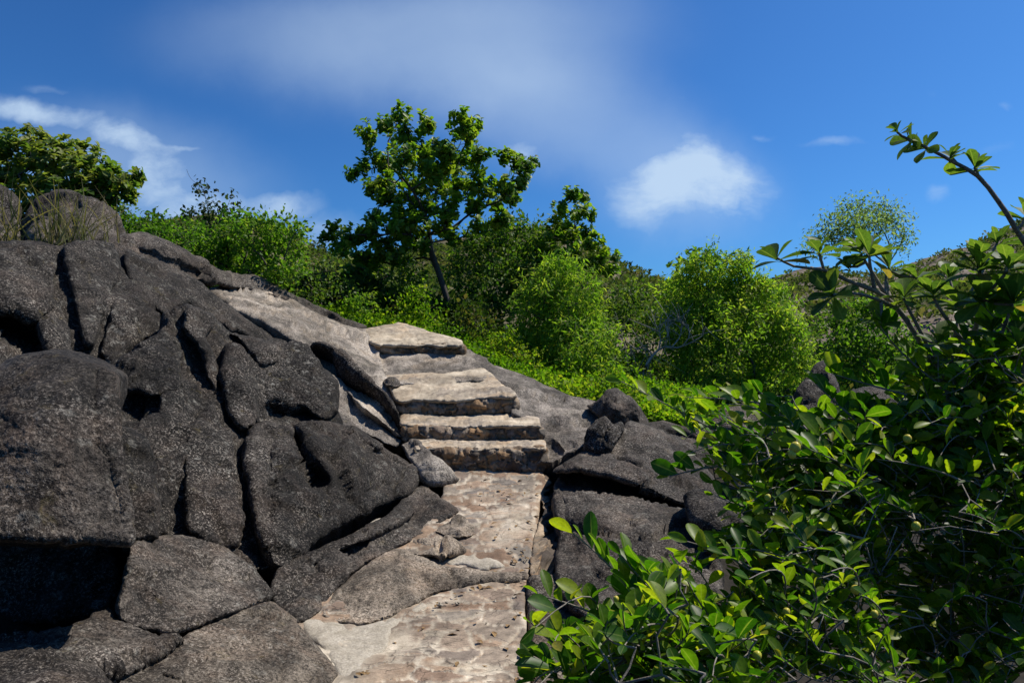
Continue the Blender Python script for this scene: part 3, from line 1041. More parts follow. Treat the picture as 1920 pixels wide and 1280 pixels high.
stair_base = P(900, 890, 8.0)
stairs = empty('stone_steps', stair_base)
tag(stairs, 'flight of four mortared rubble steps with pale sandy treads climbing the rock', 'steps')
STEPS = [
    ([(852, 893), (800, 862), (780, 846), (778, 838), (900, 842), (1020, 839), (1018, 888), (940, 897)], 7.98,
     [(768, 823), (880, 825), (1012, 823), (1022, 837), (1020, 842), (960, 841), (900, 844), (840, 841), (782, 843), (774, 836)],
     [(768, 823, 8.45), (1012, 823, 8.45), (1022, 842, 7.9), (774, 842, 7.9), (900, 845, 7.9)]),
    ([(762, 828), (757, 800), (880, 802), (1012, 798), (1011, 826), (880, 832)], 8.47,
     [(756, 777), (860, 779), (960, 775), (1008, 781), (1014, 796), (1012, 800), (940, 801), (880, 803), (820, 801), (757, 800), (751, 794)],
     [(756, 777, 9.02), (960, 775, 9.02), (1008, 781, 8.95), (1014, 800, 8.38), (754, 800, 8.38), (880, 804, 8.38)]),
    ([(750, 782), (744, 752), (850, 754), (966, 746), (968, 776), (850, 784)], 9.07,
     [(716, 706), (770, 702), (830, 700), (880, 696), (906, 690), (928, 706), (967, 740), (966, 745), (900, 749), (850, 752), (790, 750), (741, 751), (735, 735), (728, 718)],
     [(716, 706, 9.92), (906, 690, 10.35), (968, 744, 8.97), (741, 752, 8.97), (850, 753, 8.97), (728, 715, 9.75), (800, 710, 9.85)]),
    ([(712, 668), (704, 645), (780, 647), (866, 643), (870, 664), (790, 668)], 11.2,
     [(684, 616), (715, 609), (745, 606), (785, 612), (810, 624), (850, 632), (868, 641), (866, 646), (820, 648), (760, 649), (704, 647), (690, 632)],
     [(684, 616, 12.3), (745, 606, 12.8), (785, 612, 12.6), (850, 632, 11.7), (867, 643, 11.12), (704, 646, 11.12), (780, 647, 11.12)]),
]
for i, (ro, ry, to, tc) in enumerate(STEPS):
    me, V = relief_mesh(ro, [(p[0], p[1], ry + 0.02 * math.sin(p[0])) for p in ro], step=3, rw=5, rd=0.03, thick=0.45, amp=(0.04, 0.05, 0.02),
                        freq=(2, 6, 16), seed=30 + i, jitter=1.2, fac=(0, 0), cells=((7.5, 8, 10), 0.05, 0.12))
    st = link('step', me, M_RISER, stairs)
    st['_w'] = [float(v) for v in stair_base]
    me, V = relief_mesh(to, tc, step=3 if i < 2 else 3.6, rw=4, rd=0.03, thick=0.2, drop=0.08, amp=(0.03, 0.02, 0.008), freq=(1.2, 6, 18),
                        seed=40 + i, jitter=2.4, fac=(0, 0.01), cells=((4, 6, 4), 0.008, 0.1, 0.36))
    tr = link('tread', me, M_TREAD, stairs)
    tr.parent = st
rock('rock_slab', 'smooth sloping granite face between the flagstone tread and the top step', M_WORN,
     [(708, 664), (790, 661), (868, 663), (902, 686), (932, 708), (900, 716), (800, 720), (724, 722), (712, 692)],
     [(710, 664, 11.2), (868, 664, 11.2), (902, 688, 10.5), (720, 705, 9.98), (800, 708, 9.92), (925, 712, 9.82), (800, 685, 10.5)],
     cat='rock slab', step=4, rw=8, rd=0.06, thick=0.4, drop=.1, amp=(0.04, 0.02, 0.005), seed=17, fac=(.03, .012), feats=[('g', [(715, 670), (725, 700)], 10, .12)])
rock('sand', None, M_SAND, [(556, 1160), (600, 1156), (650, 1172), (700, 1170), (745, 1155), (792, 1130), (802, 1138), (745, 1180), (722, 1230), (705, 1320), (600, 1320), (632, 1262), (590, 1205)],
     [(c[0], c[1], c[2] - 0.03) for c in PATH_CTRL], fac=(0, 0), kind='structure', step=6, rw=34, rd=0.08, thick=0.15, drop=.1, amp=(0.04, 0.02, 0.006), seed=14, jitter=5)
rock('sand', None, M_SAND, [(800, 1042), (850, 1030), (876, 1040), (930, 1050), (945, 1062), (900, 1070), (850, 1062)],
     [(c[0], c[1], c[2] - 0.03) for c in PATH_CTRL], fac=(0, 0), kind='structure', step=3.5, rw=40, rd=0.07, thick=0.05, drop=.05, amp=(0.035, 0.012, 0.006), seed=15, jitter=7)
rock('sand', None, M_SAND, [(668, 994), (690, 985), (712, 972), (722, 976), (705, 990), (680, 998)],
     [(668, 994, 5.95), (712, 972, 6.25), (705, 990, 6.0), (680, 998, 5.9)], fac=(0, 0), kind='structure', step=4, rw=6, rd=0.02, thick=0.1, amp=(0.01, 0.005, 0.002), seed=16)

# ------------------------------------------------------------------ rocks left of the path
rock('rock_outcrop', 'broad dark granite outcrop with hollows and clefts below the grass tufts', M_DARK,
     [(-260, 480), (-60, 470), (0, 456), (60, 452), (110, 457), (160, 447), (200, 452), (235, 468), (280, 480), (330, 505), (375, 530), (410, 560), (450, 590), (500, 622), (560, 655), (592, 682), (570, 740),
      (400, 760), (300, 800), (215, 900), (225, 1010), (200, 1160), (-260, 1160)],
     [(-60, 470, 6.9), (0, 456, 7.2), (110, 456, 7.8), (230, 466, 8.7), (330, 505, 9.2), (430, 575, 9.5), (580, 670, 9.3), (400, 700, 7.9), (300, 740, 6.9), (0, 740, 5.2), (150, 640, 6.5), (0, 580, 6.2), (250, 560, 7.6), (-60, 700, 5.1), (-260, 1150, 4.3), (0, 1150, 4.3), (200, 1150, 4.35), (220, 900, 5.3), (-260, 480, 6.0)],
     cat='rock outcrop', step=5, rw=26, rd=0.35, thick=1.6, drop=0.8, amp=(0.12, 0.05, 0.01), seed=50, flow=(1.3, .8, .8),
     feats=[('g', [(-60, 590), (0, 605), (50, 635), (95, 670)], 40, .7)],
     blocks=[([(-70, 478), (0, 462), (60, 458), (104, 468), (106, 520), (98, 572), (66, 606), (20, 590), (-70, 572)], .40, (0, .10)),
             ([(66, 548), (92, 540), (116, 566), (130, 610), (138, 668), (112, 690), (88, 664), (72, 610)], .30, (.2, 0)),
             ([(120, 464), (160, 452), (214, 458), (226, 500), (206, 552), (190, 600), (176, 652), (160, 646), (146, 592), (132, 536), (122, 500)], .45, (0, .12)),
             ([(236, 472), (290, 487), (332, 507), (378, 533), (430, 580), (500, 626), (520, 640), (430, 622), (350, 575), (306, 588), (262, 560), (240, 520)], .25, (.1, .0)),
             ([(214, 560), (250, 556), (300, 590), (296, 622), (246, 656), (204, 692), (190, 660), (200, 610)], .25, (-.1, 0.1))])
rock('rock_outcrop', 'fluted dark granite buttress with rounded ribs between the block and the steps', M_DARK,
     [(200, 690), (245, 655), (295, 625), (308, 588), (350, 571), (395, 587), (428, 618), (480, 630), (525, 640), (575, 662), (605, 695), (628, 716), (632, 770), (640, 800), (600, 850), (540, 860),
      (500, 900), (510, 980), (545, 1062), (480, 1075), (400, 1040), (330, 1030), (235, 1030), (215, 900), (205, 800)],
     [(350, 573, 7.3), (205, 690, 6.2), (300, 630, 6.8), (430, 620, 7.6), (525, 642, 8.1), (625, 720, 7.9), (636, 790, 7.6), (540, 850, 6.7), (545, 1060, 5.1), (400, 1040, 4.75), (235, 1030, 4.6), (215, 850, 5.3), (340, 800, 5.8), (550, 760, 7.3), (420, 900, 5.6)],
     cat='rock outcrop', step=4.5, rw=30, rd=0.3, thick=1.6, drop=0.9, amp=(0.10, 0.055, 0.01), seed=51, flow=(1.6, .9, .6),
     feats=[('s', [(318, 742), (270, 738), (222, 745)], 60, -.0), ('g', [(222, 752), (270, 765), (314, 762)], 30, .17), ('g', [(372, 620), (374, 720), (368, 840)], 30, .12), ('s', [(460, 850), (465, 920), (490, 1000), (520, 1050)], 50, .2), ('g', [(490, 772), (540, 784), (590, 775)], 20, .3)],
     blocks=[([(206, 694), (246, 658), (296, 626), (312, 612), (326, 640), (337, 690), (338, 730), (300, 742), (250, 735), (215, 740)], .16, (-.05, .0)),
             ([(300, 742), (340, 725), (345, 780), (343, 850), (336, 930), (310, 1000), (262, 1012), (290, 920), (282, 835), (296, 800)], .12, (.08, 0)),
             ([(352, 574), (394, 588), (402, 612), (388, 628), (396, 660), (410, 700), (404, 745), (388, 700), (372, 650), (345, 612)], .14, (.12, .05)),
             ([(416, 690), (426, 646), (452, 652), (468, 690), (480, 740), (482, 790), (452, 806), (430, 780), (416, 740)], .20, (-.22, .05)),
             ([(432, 622), (480, 632), (525, 641), (575, 662), (606, 697), (580, 705), (530, 680), (486, 690), (462, 650)], .14, (.0, .0)),
             ([(486, 692), (530, 684), (582, 708), (606, 700), (630, 720), (633, 772), (606, 790), (566, 762), (520, 764), (490, 752)], .18, (-.10, .12)),
             ([(350, 812), (396, 760), (412, 800), (430, 812), (440, 870), (458, 950), (440, 1020), (400, 1030), (352, 990), (346, 900)], .10, (.08, 0))])
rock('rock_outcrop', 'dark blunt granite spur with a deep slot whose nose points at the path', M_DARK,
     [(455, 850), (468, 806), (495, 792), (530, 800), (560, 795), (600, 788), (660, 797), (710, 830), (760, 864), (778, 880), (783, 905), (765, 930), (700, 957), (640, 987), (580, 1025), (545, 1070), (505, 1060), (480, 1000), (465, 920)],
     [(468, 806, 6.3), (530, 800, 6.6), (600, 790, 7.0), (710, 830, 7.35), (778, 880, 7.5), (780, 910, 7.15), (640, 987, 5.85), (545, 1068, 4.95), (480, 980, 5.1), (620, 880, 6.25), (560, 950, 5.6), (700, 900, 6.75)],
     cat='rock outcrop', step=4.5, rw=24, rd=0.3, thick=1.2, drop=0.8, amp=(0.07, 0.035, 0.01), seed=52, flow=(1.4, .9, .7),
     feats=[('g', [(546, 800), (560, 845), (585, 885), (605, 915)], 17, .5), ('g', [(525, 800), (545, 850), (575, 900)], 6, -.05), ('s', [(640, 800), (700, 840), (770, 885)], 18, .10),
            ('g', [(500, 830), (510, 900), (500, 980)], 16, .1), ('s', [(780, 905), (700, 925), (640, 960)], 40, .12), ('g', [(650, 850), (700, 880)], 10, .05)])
rock('rock_slab', 'narrow smooth grey rock strip in the gully below the shaded scarp', M_SLOPE,
     [(600, 690), (640, 710), (685, 762), (740, 812), (758, 826), (745, 838), (690, 815), (640, 800), (610, 760)],
     [(600, 690, 8.9), (640, 710, 9.0), (757, 828, 8.5), (690, 812, 8.1), (620, 780, 7.9)], cat='rock slab', step=5, rw=10, rd=0.08, thick=0.6, seed=53, amp=(0.04, 0.02, 0.006))
rock('rock_slab', 'long smooth pale grey granite slab sloping down from the ridge to the steps', M_WORN,
     [(392, 548), (400, 535), (440, 534), (480, 541), (540, 558), (600, 588), (650, 608), (690, 616), (706, 640), (712, 665), (722, 700), (738, 725), (753, 790), (757, 826), (720, 800), (660, 745),
      (610, 690), (580, 664), (560, 648), (490, 604), (440, 582)],
     [(400, 535, 11.2), (540, 558, 11.9), (690, 616, 12.2), (580, 664, 9.3), (490, 604, 9.7), (440, 582, 9.9), (720, 700, 9.9), (753, 800, 8.7), (640, 720, 8.9), (660, 650, 10.5)],
     cat='rock slab', step=5, rw=10, rd=0.12, thick=0.9, drop=.5, amp=(0.05, 0.03, 0.006), seed=54, flow=(.7, 1.2, 1.2),
     feats=[('g', [(480, 560), (560, 600), (640, 640)], 9, .06), ('g', [(540, 595), (562, 602)], 6, .10), ('g', [(690, 650), (712, 690)], 16, .14), ('g', [(430, 545), (560, 585), (680, 640)], 6, -.04)])
rock('rock_scarp', 'undercut edge of the pale slab above the gully, shade coloured in as dark rock', M_DARK,  # dark rock colour stands in for the shade on the slab's side
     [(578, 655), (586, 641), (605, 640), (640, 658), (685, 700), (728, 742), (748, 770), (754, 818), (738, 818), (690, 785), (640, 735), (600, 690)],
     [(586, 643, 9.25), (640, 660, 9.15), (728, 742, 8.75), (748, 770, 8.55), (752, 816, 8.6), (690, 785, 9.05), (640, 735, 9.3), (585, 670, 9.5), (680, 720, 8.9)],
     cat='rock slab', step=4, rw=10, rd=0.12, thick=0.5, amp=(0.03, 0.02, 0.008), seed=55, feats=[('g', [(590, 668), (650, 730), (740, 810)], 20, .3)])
rock('ridge_rock', 'long rounded grey rock lying along the ridge crest', M_GREY,
     [(192, 452), (210, 446), (235, 436), (272, 436), (312, 450), (348, 467), (386, 490), (404, 512), (403, 530), (380, 532), (330, 515), (290, 500), (250, 492), (215, 478)],
     [(210, 448, 9.2), (272, 438, 9.6), (404, 515, 10.2), (380, 530, 9.8), (290, 488, 9.1), (330, 480, 9.4)], step=4, rw=18, rd=0.25, thick=0.7, amp=(0.06, 0.03, 0.008), seed=56,
     feats=[('g', [(240, 462), (320, 492), (390, 525)], 8, .15)])
rock('ridge_rock', 'low dark brown rock band along the crest in front of the shrubs', M_GREY,
     [(385, 492), (400, 503), (425, 513), (480, 516), (540, 543), (600, 573), (650, 596), (688, 612), (672, 620), (640, 614), (590, 592), (540, 566), (480, 548), (430, 542), (402, 532)],
     [(400, 505, 11.2), (480, 518, 11.9), (600, 575, 12.5), (686, 613, 12.7), (640, 612, 12.2), (540, 565, 11.7), (430, 540, 11.1)], step=4, rw=10, rd=0.2, thick=0.8, amp=(0.07, 0.05, 0.01), seed=57,
     feats=[('g', [(480, 535), (560, 560), (640, 600)], 5, .12), ('s', [(600, 578), (660, 606)], 10, .15)])
rock('boulder', 'large round dark boulder behind the grass at upper left', M_GREY,
     [(38, 455), (48, 400), (70, 370), (115, 359), (152, 367), (186, 378), (216, 405), (233, 437), (218, 458), (150, 466), (60, 466)],
     [(40, 455, 9.7), (70, 372, 9.9), (150, 370, 10), (230, 437, 9.9), (130, 430, 9.2), (60, 460, 9.4), (215, 455, 9.5)], step=4.5, rw=36, rd=0.5, thick=0.9, amp=(0.08, 0.04, 0.01), seed=58,
     feats=[('g', [(150, 370), (135, 400), (140, 440)], 8, .12), ('s', [(160, 378), (190, 410), (205, 450)], 30, -.1)])
rock('boulder', 'dark upright boulder cut off by the left edge behind the grass', M_DARK,
     [(-60, 470), (-60, 350), (-20, 342), (8, 346), (30, 366), (44, 400), (46, 450), (20, 468)],
     [(-60, 400, 9.4), (8, 346, 9.6), (44, 410, 9.6), (-10, 440, 9.1)], step=5, rw=26, rd=0.4, thick=0.8, amp=(0.08, 0.04, 0.01), seed=59)
rock('boulder', 'small brown stone sitting among the grass tufts', M_BROWN,
     [(48, 446), (55, 424), (80, 408), (102, 415), (118, 440), (112, 458), (70, 460)], [(48, 446, 8.7), (80, 408, 8.9), (118, 445, 8.8), (85, 440, 8.5)], step=4, rw=18, rd=0.2, thick=0.4, seed=60)
rock('boulder', 'big square edged speckled granite block overhanging a black hollow', M_GREY,
     [(-90, 705), (0, 690), (28, 673), (60, 664), (90, 662), (140, 672), (195, 690), (216, 701), (223, 720), (223, 790), (230, 880), (240, 960), (249, 1010), (240, 1021), (200, 1020), (150, 1014), (100, 1018), (0, 1014), (-90, 1005)],
     [(-90, 705, 3.4), (30, 675, 3.5), (140, 675, 3.55), (220, 710, 3.5), (222, 800, 3.3), (235, 920, 3.15), (247, 1012, 3.05), (100, 1016, 2.85), (-90, 1005, 2.7), (90, 850, 2.98), (90, 760, 3.15)],
     step=4, rw=22, rd=0.10, thick=1.5, shrink=1.0, amp=(0.03, 0.014, 0.004), seed=61, freq=(1.5, 5, 20), fac=(0.03, 0.015))
rock('boulder', 'rounded shoulder of rock leaning behind the square block', M_DARK,
     [(205, 800), (240, 797), (270, 811), (284, 834), (291, 880), (302, 950), (296, 1010), (240, 1020), (215, 900)],
     [(205, 800, 4.7), (270, 811, 4.85), (291, 880, 4.6), (300, 1000, 4.3), (230, 1010, 4.2), (240, 890, 4.4)], step=4.5, rw=26, rd=0.2, thick=0.8, amp=(0.04, 0.02, 0.006), seed=62)
rock('rock_slab', 'domed dark slab right of the black hollow', M_GREY,
     [(243, 1016), (280, 1003), (340, 1001), (400, 1008), (442, 1040), (482, 1070), (514, 1110), (506, 1127), (440, 1150), (330, 1188), (270, 1186), (220, 1168), (214, 1135), (232, 1080)],
     [(340, 1003, 4.65), (243, 1016, 4.05), (440, 1040, 4.75), (512, 1112, 4.45), (440, 1148, 3.95), (330, 1187, 3.55), (222, 1160, 3.45), (235, 1080, 3.65), (350, 1090, 4.0)],
     cat='rock slab', step=4.5, rw=18, rd=0.15, thick=1.2, drop=.3, amp=(0.05, 0.02, 0.005), seed=63, feats=[('s', [(300, 1020), (400, 1050), (470, 1085)], 60, .05), ('g', [(290, 1110), (240, 1150)], 12, .04)])
rock('rock_slab', 'flat brown grey slab with a straight right edge beside the sandy path', M_BROWN,
     [(320, 1202), (380, 1167), (440, 1145), (506, 1128), (542, 1152), (590, 1203), (633, 1258), (628, 1278), (560, 1320), (300, 1330), (190, 1290), (250, 1235)],
     [(440, 1146, 3.98), (506, 1129, 4.2), (633, 1262, 3.6), (560, 1318, 3.15), (300, 1325, 2.85), (320, 1202, 3.42), (450, 1220, 3.45), (200, 1290, 2.9)],
     cat='rock slab', step=4.5, rw=12, rd=0.10, thick=0.8, drop=.5, amp=(0.04, 0.015, 0.004), seed=64, fac=(.03, .014), feats=[('g', [(300, 1265), (350, 1282)], 4, .03)])
rock('rock_slab', 'dark low slab under the black hollow', M_GREY,
     [(-80, 1192), (0, 1189), (55, 1196), (120, 1180), (200, 1150), (232, 1166), (300, 1192), (342, 1201), (300, 1232), (240, 1268), (190, 1275), (-80, 1275)],
     [(-80, 1192, 3.2), (55, 1196, 3.25), (200, 1151, 3.55), (338, 1201, 3.45), (240, 1268, 2.97), (-80, 1270, 2.75), (120, 1225, 3.05)],
     cat='rock slab', step=4.5, rw=14, rd=0.12, thick=0.8, drop=.3, amp=(0.05, 0.025, 0.006), seed=65)
rock('rock_slab', 'rounded grey slab filling the bottom left corner', M_GREY,
     [(-90, 1232), (-20, 1222), (50, 1214), (120, 1216), (185, 1243), (225, 1300), (240, 1360), (-90, 1360)],
     [(-90, 1232, 2.75), (60, 1215, 2.85), (185, 1243, 2.8), (235, 1350, 2.4), (-90, 1350, 2.25), (80, 1270, 2.55)],
     cat='rock slab', step=5, rw=26, rd=0.15, thick=0.6, amp=(0.04, 0.02, 0.005), seed=66)
rock('rock_ledge', 'dark rough ledge running from the path down to the sand', M_GREY,
     [(525, 1062), (560, 1040), (620, 1012), (690, 982), (722, 964), (778, 915), (800, 906), (832, 935), (864, 960), (822, 988), (780, 1012), (740, 1032), (690, 1054), (640, 1096), (604, 1146), (560, 1170), (518, 1145), (506, 1110)],
     [(525, 1062, 5.05), (620, 1012, 5.55), (722, 964, 6.2), (795, 908, 7.3), (862, 960, 6.6), (740, 1032, 5.72), (640, 1096, 5.0), (604, 1146, 4.55), (518, 1145, 4.45), (506, 1110, 4.7), (740, 985, 6.05), (600, 1070, 5.0)],
     cat='rock ledge', step=4.5, rw=14, rd=0.12, thick=0.6, drop=.4, amp=(0.06, 0.035, 0.008), seed=67,
     feats=[('g', [(610, 1030), (600, 1060), (570, 1100)], 12, .06)], blocks=[([(536, 1062), (570, 1042), (630, 1016), (700, 984), (735, 972), (780, 960), (740, 990), (690, 1010), (640, 1030), (590, 1060), (560, 1080)], .10, (0, 0))])
rock('rock_ledge', 'smooth brown rock hump crossing the path as a threshold', M_TAN,
     [(600, 1142), (640, 1096), (690, 1054), (738, 1030), (772, 1034), (830, 1058), (900, 1070), (986, 1074), (988, 1090), (900, 1096), (822, 1112), (782, 1132), (740, 1156), (690, 1172), (640, 1170), (606, 1158)],
     [(738, 1031, 5.7), (830, 1058, 5.48), (986, 1076, 5.33), (900, 1096, 5.08), (782, 1132, 4.72), (690, 1171, 4.32), (606, 1156, 4.45), (640, 1096, 4.95), (740, 1095, 4.85)],
     cat='rock ledge', step=4.5, rw=16, rd=0.1, thick=0.6, drop=.4, amp=(0.035, 0.015, 0.005), seed=68, fac=(.03, .02))
rock('boulder', 'small peaked brown stone set into the path edge', M_TAN,
     [(810, 994), (845, 970), (862, 961), (890, 980), (905, 1000), (880, 1010), (840, 1010)], [(810, 994, 6.1), (862, 962, 6.4), (905, 1000, 6.15), (855, 1005, 5.95), (862, 980, 6.05)], step=3.5, rw=12, rd=0.12, thick=0.3, seed=69)
rock('boulder', 'low wedge shaped stone between the ledge and the path', M_TAN,
     [(742, 1032), (780, 1012), (815, 1003), (852, 1018), (880, 1036), (830, 1044), (780, 1040)], [(742, 1032, 5.75), (815, 1004, 6.0), (880, 1036, 5.75), (800, 1040, 5.55), (815, 1022, 5.65)], step=3.5, rw=12, rd=0.1, thick=0.3, seed=70)
rock('boulder', 'smooth grey shoulder stone at the left foot of the lowest step', M_SLOPE,
     [(752, 832), (780, 822), (810, 848), (846, 874), (858, 896), (842, 910), (800, 912), (784, 892), (772, 866)], [(752, 832, 8.1), (780, 823, 8.1), (858, 896, 7.6), (800, 910, 7.4), (775, 868, 7.65), (815, 875, 7.5)], step=3.5, rw=12, rd=0.1, thick=0.5, seed=71)
rock('boulder', 'small dark chunk of stone lying on the third tread', M_GREY,
     [(717, 716), (724, 708), (740, 706), (750, 712), (753, 722), (738, 726), (722, 722)], [(717, 716, 9.55), (740, 706, 9.6), (753, 722, 9.5), (735, 718, 9.42)], step=2.5, rw=8, rd=0.06, thick=0.12, seed=72)

# ------------------------------------------------------------------ rocks right of the path
rock('rock_slab', 'smooth grey slab falling away right of the steps', M_SLOPE,
     [(860, 648), (900, 667), (950, 690), (1010, 714), (1075, 744), (1122, 756), (1134, 776), (1114, 800), (1104, 832), (1066, 852), (1030, 870), (1012, 860), (1005, 800), (960, 775), (955, 740), (920, 708), (870, 672)],
     [(860, 650, 11.5), (950, 690, 11.0), (1122, 757, 10.0), (1104, 832, 8.2), (1030, 868, 7.85), (1005, 800, 8.75), (955, 740, 9.35), (920, 708, 10.0), (1060, 790, 8.9)],
     cat='rock slab', step=5, rw=10, rd=0.12, thick=1.0, drop=.8, amp=(0.05, 0.03, 0.006), seed=80, flow=(.6, 1.2, 1.2),
     feats=[('s', [(960, 700), (1050, 750), (1110, 775)], 20, .06), ('g', [(980, 740), (1050, 800), (1080, 840)], 14, .07), ('g', [(1020, 850), (1050, 835)], 16, .2), ('g', [(1010, 730), (1090, 770)], 7, .08)])
rock('boulder', 'round dark boulder under the overhanging sprig right of the steps', M_GREY,
     [(1100, 760), (1118, 748), (1138, 733), (1156, 731), (1180, 745), (1198, 764), (1212, 790), (1216, 812), (1170, 815), (1140, 800), (1118, 778)],
     [(1110, 756, 9.3), (1152, 730, 9.4), (1195, 785, 9.3), (1145, 793, 9.0), (1155, 762, 8.85)], step=3, rw=7, rd=0.14, thick=0.5, amp=(0.04, 0.04, 0.012), seed=81, fac=(.10, .05))
rock('boulder', 'black weathered stump of rock wedged between grey slabs', M_DARK,
     [(1096, 842), (1104, 808), (1118, 788), (1134, 783), (1150, 796), (1164, 792), (1168, 806), (1156, 834), (1140, 850), (1110, 854)],
     [(1100, 840, 7.75), (1120, 788, 8.0), (1165, 806, 7.8), (1140, 845, 7.5), (1135, 815, 7.55)], step=2.6, rw=5, rd=0.08, thick=0.4, amp=(0.03, 0.05, 0.02), seed=82, fac=(.10, .07),
     feats=[('g', [(1135, 795), (1130, 830)], 8, .15)])
rock('rock_slab', 'low dark slabs under the twigs behind the right boulders', M_GREY,
     [(1190, 798), (1240, 790), (1300, 800), (1365, 808), (1440, 830), (1470, 880), (1350, 885), (1290, 862), (1240, 830)],
     [(1190, 798, 8.9), (1300, 800, 9.0), (1470, 860, 8.4), (1350, 880, 8.0), (1240, 825, 8.5)], cat='rock slab', step=5, rw=14, rd=0.2, thick=0.6, amp=(0.08, 0.05, 0.01), seed=83,
     feats=[('g', [(1230, 805), (1320, 830), (1420, 850)], 8, .15)])
rock('boulder', 'small brown rock half hidden by leaves behind the low slabs', M_BROWN,
     [(1330, 792), (1350, 768), (1385, 758), (1432, 772), (1455, 812), (1400, 820), (1345, 810)], [(1330, 792, 9.4), (1385, 760, 9.6), (1455, 810, 9.4), (1390, 800, 9.1)], step=4.5, rw=20, rd=0.25, thick=0.5, seed=84)
rock('boulder', 'broad dark boulder with an undercut lip right of the path', M_GREY,
     [(1036, 888), (1060, 866), (1090, 846), (1120, 838), (1150, 824), (1166, 800), (1180, 790), (1215, 799), (1262, 825), (1312, 856), (1340, 900), (1345, 940), (1290, 946), (1250, 934), (1200, 914), (1130, 892), (1080, 884)],
     [(1036, 888, 7.1), (1120, 838, 7.7), (1180, 791, 8.3), (1262, 825, 8.0), (1335, 900, 7.2), (1290, 944, 6.6), (1200, 912, 6.55), (1080, 884, 6.8), (1200, 860, 7.15)],
     step=4.5, rw=14, rd=0.15, thick=1.4, shrink=1.0, amp=(0.06, 0.03, 0.007), seed=85, feats=[('g', [(1140, 848), (1190, 865), (1240, 870)], 4, .06)])
rock('rock_slab', 'large sloping speckled slab below the undercut boulder', M_GREY,
     [(1036, 912), (1062, 880), (1110, 862), (1180, 870), (1260, 890), (1320, 930), (1345, 990), (1350, 1050), (1360, 1130), (1320, 1210), (1200, 1190), (1100, 1160), (1046, 1115), (1040, 1060), (1046, 1000)],
     [(1036, 912, 7.0), (1110, 862, 8.6), (1260, 890, 8.4), (1110, 905, 7.1), (1235, 950, 6.6), (1320, 930, 7.2), (1340, 1050, 5.2), (1350, 1140, 4.5), (1310, 1205, 4.0), (1100, 1158, 4.3), (1046, 1110, 4.75), (1044, 1000, 6.0), (1180, 1050, 5.2)],
     cat='rock slab', step=4.5, rw=14, rd=0.15, thick=1.0, drop=.4, amp=(0.05, 0.02, 0.005), seed=86, feats=[('g', [(1130, 930), (1180, 1000), (1200, 1080)], 20, .05), ('s', [(1060, 930), (1075, 1000), (1130, 1080)], 20, .05)])
rock('boulder', 'small oval boulder above the sloping slab among the leaves', M_GREY,
     [(1284, 930), (1310, 920), (1360, 940), (1402, 985), (1396, 1012), (1340, 1004), (1300, 978)], [(1284, 930, 5.9), (1360, 940, 5.9), (1400, 1005, 5.6), (1310, 980, 5.6), (1345, 968, 5.5)], step=4, rw=22, rd=0.2, thick=0.4, seed=87)
rock('boulder', 'small pale stone resting in the cleft of the right slab', M_GREY,
     [(1310, 1006), (1335, 996), (1362, 1008), (1375, 1030), (1350, 1045), (1318, 1035)], [(1310, 1006, 5.4), (1362, 1008, 5.4), (1350, 1044, 5.2), (1340, 1022, 5.15)], step=4, rw=16, rd=0.12, thick=0.3, seed=88)
rock('rock_slab', 'brown rock at the foot of the path edge behind the leafy sprig', M_BROWN,
     [(990, 1098), (1018, 1085), (1060, 1094), (1102, 1130), (1135, 1200), (1160, 1330), (1002, 1330), (992, 1200)],
     [(990, 1098, 5.1), (1060, 1094, 5.1), (1102, 1130, 4.8), (1150, 1300, 3.6), (1002, 1320, 3.35), (992, 1200, 4.2), (1050, 1180, 4.3)],
     cat='rock slab', step=5, rw=14, rd=0.12, thick=0.5, drop=.3, amp=(0.06, 0.04, 0.008), seed=89)
rock('boulder', 'tall pointed dark rock spire rising behind the right shrub', M_DARK,
     [(1470, 800), (1490, 742), (1510, 706), (1530, 682), (1546, 677), (1562, 695), (1578, 730), (1606, 790)], [(1470, 800, 9.3), (1510, 706, 9.7), (1546, 678, 9.9), (1606, 790, 9.7), (1548, 730, 9.3), (1540, 790, 9.0)],
     step=4.5, rw=26, rd=0.3, thick=0.6, amp=(0.08, 0.05, 0.012), seed=90, feats=[('s', [(1552, 690), (1556, 740), (1550, 790)], 30, .2)])
rock('boulder', 'squat dark boulder right of the rock spire', M_DARK,
     [(1566, 795), (1588, 736), (1620, 722), (1662, 725), (1688, 752), (1698, 800)], [(1566, 795, 9.0), (1620, 723, 9.3), (1688, 752, 9.3), (1630, 770, 8.7)], step=4.5, rw=26, rd=0.3, thick=0.6, amp=(0.07, 0.04, 0.01), seed=91)

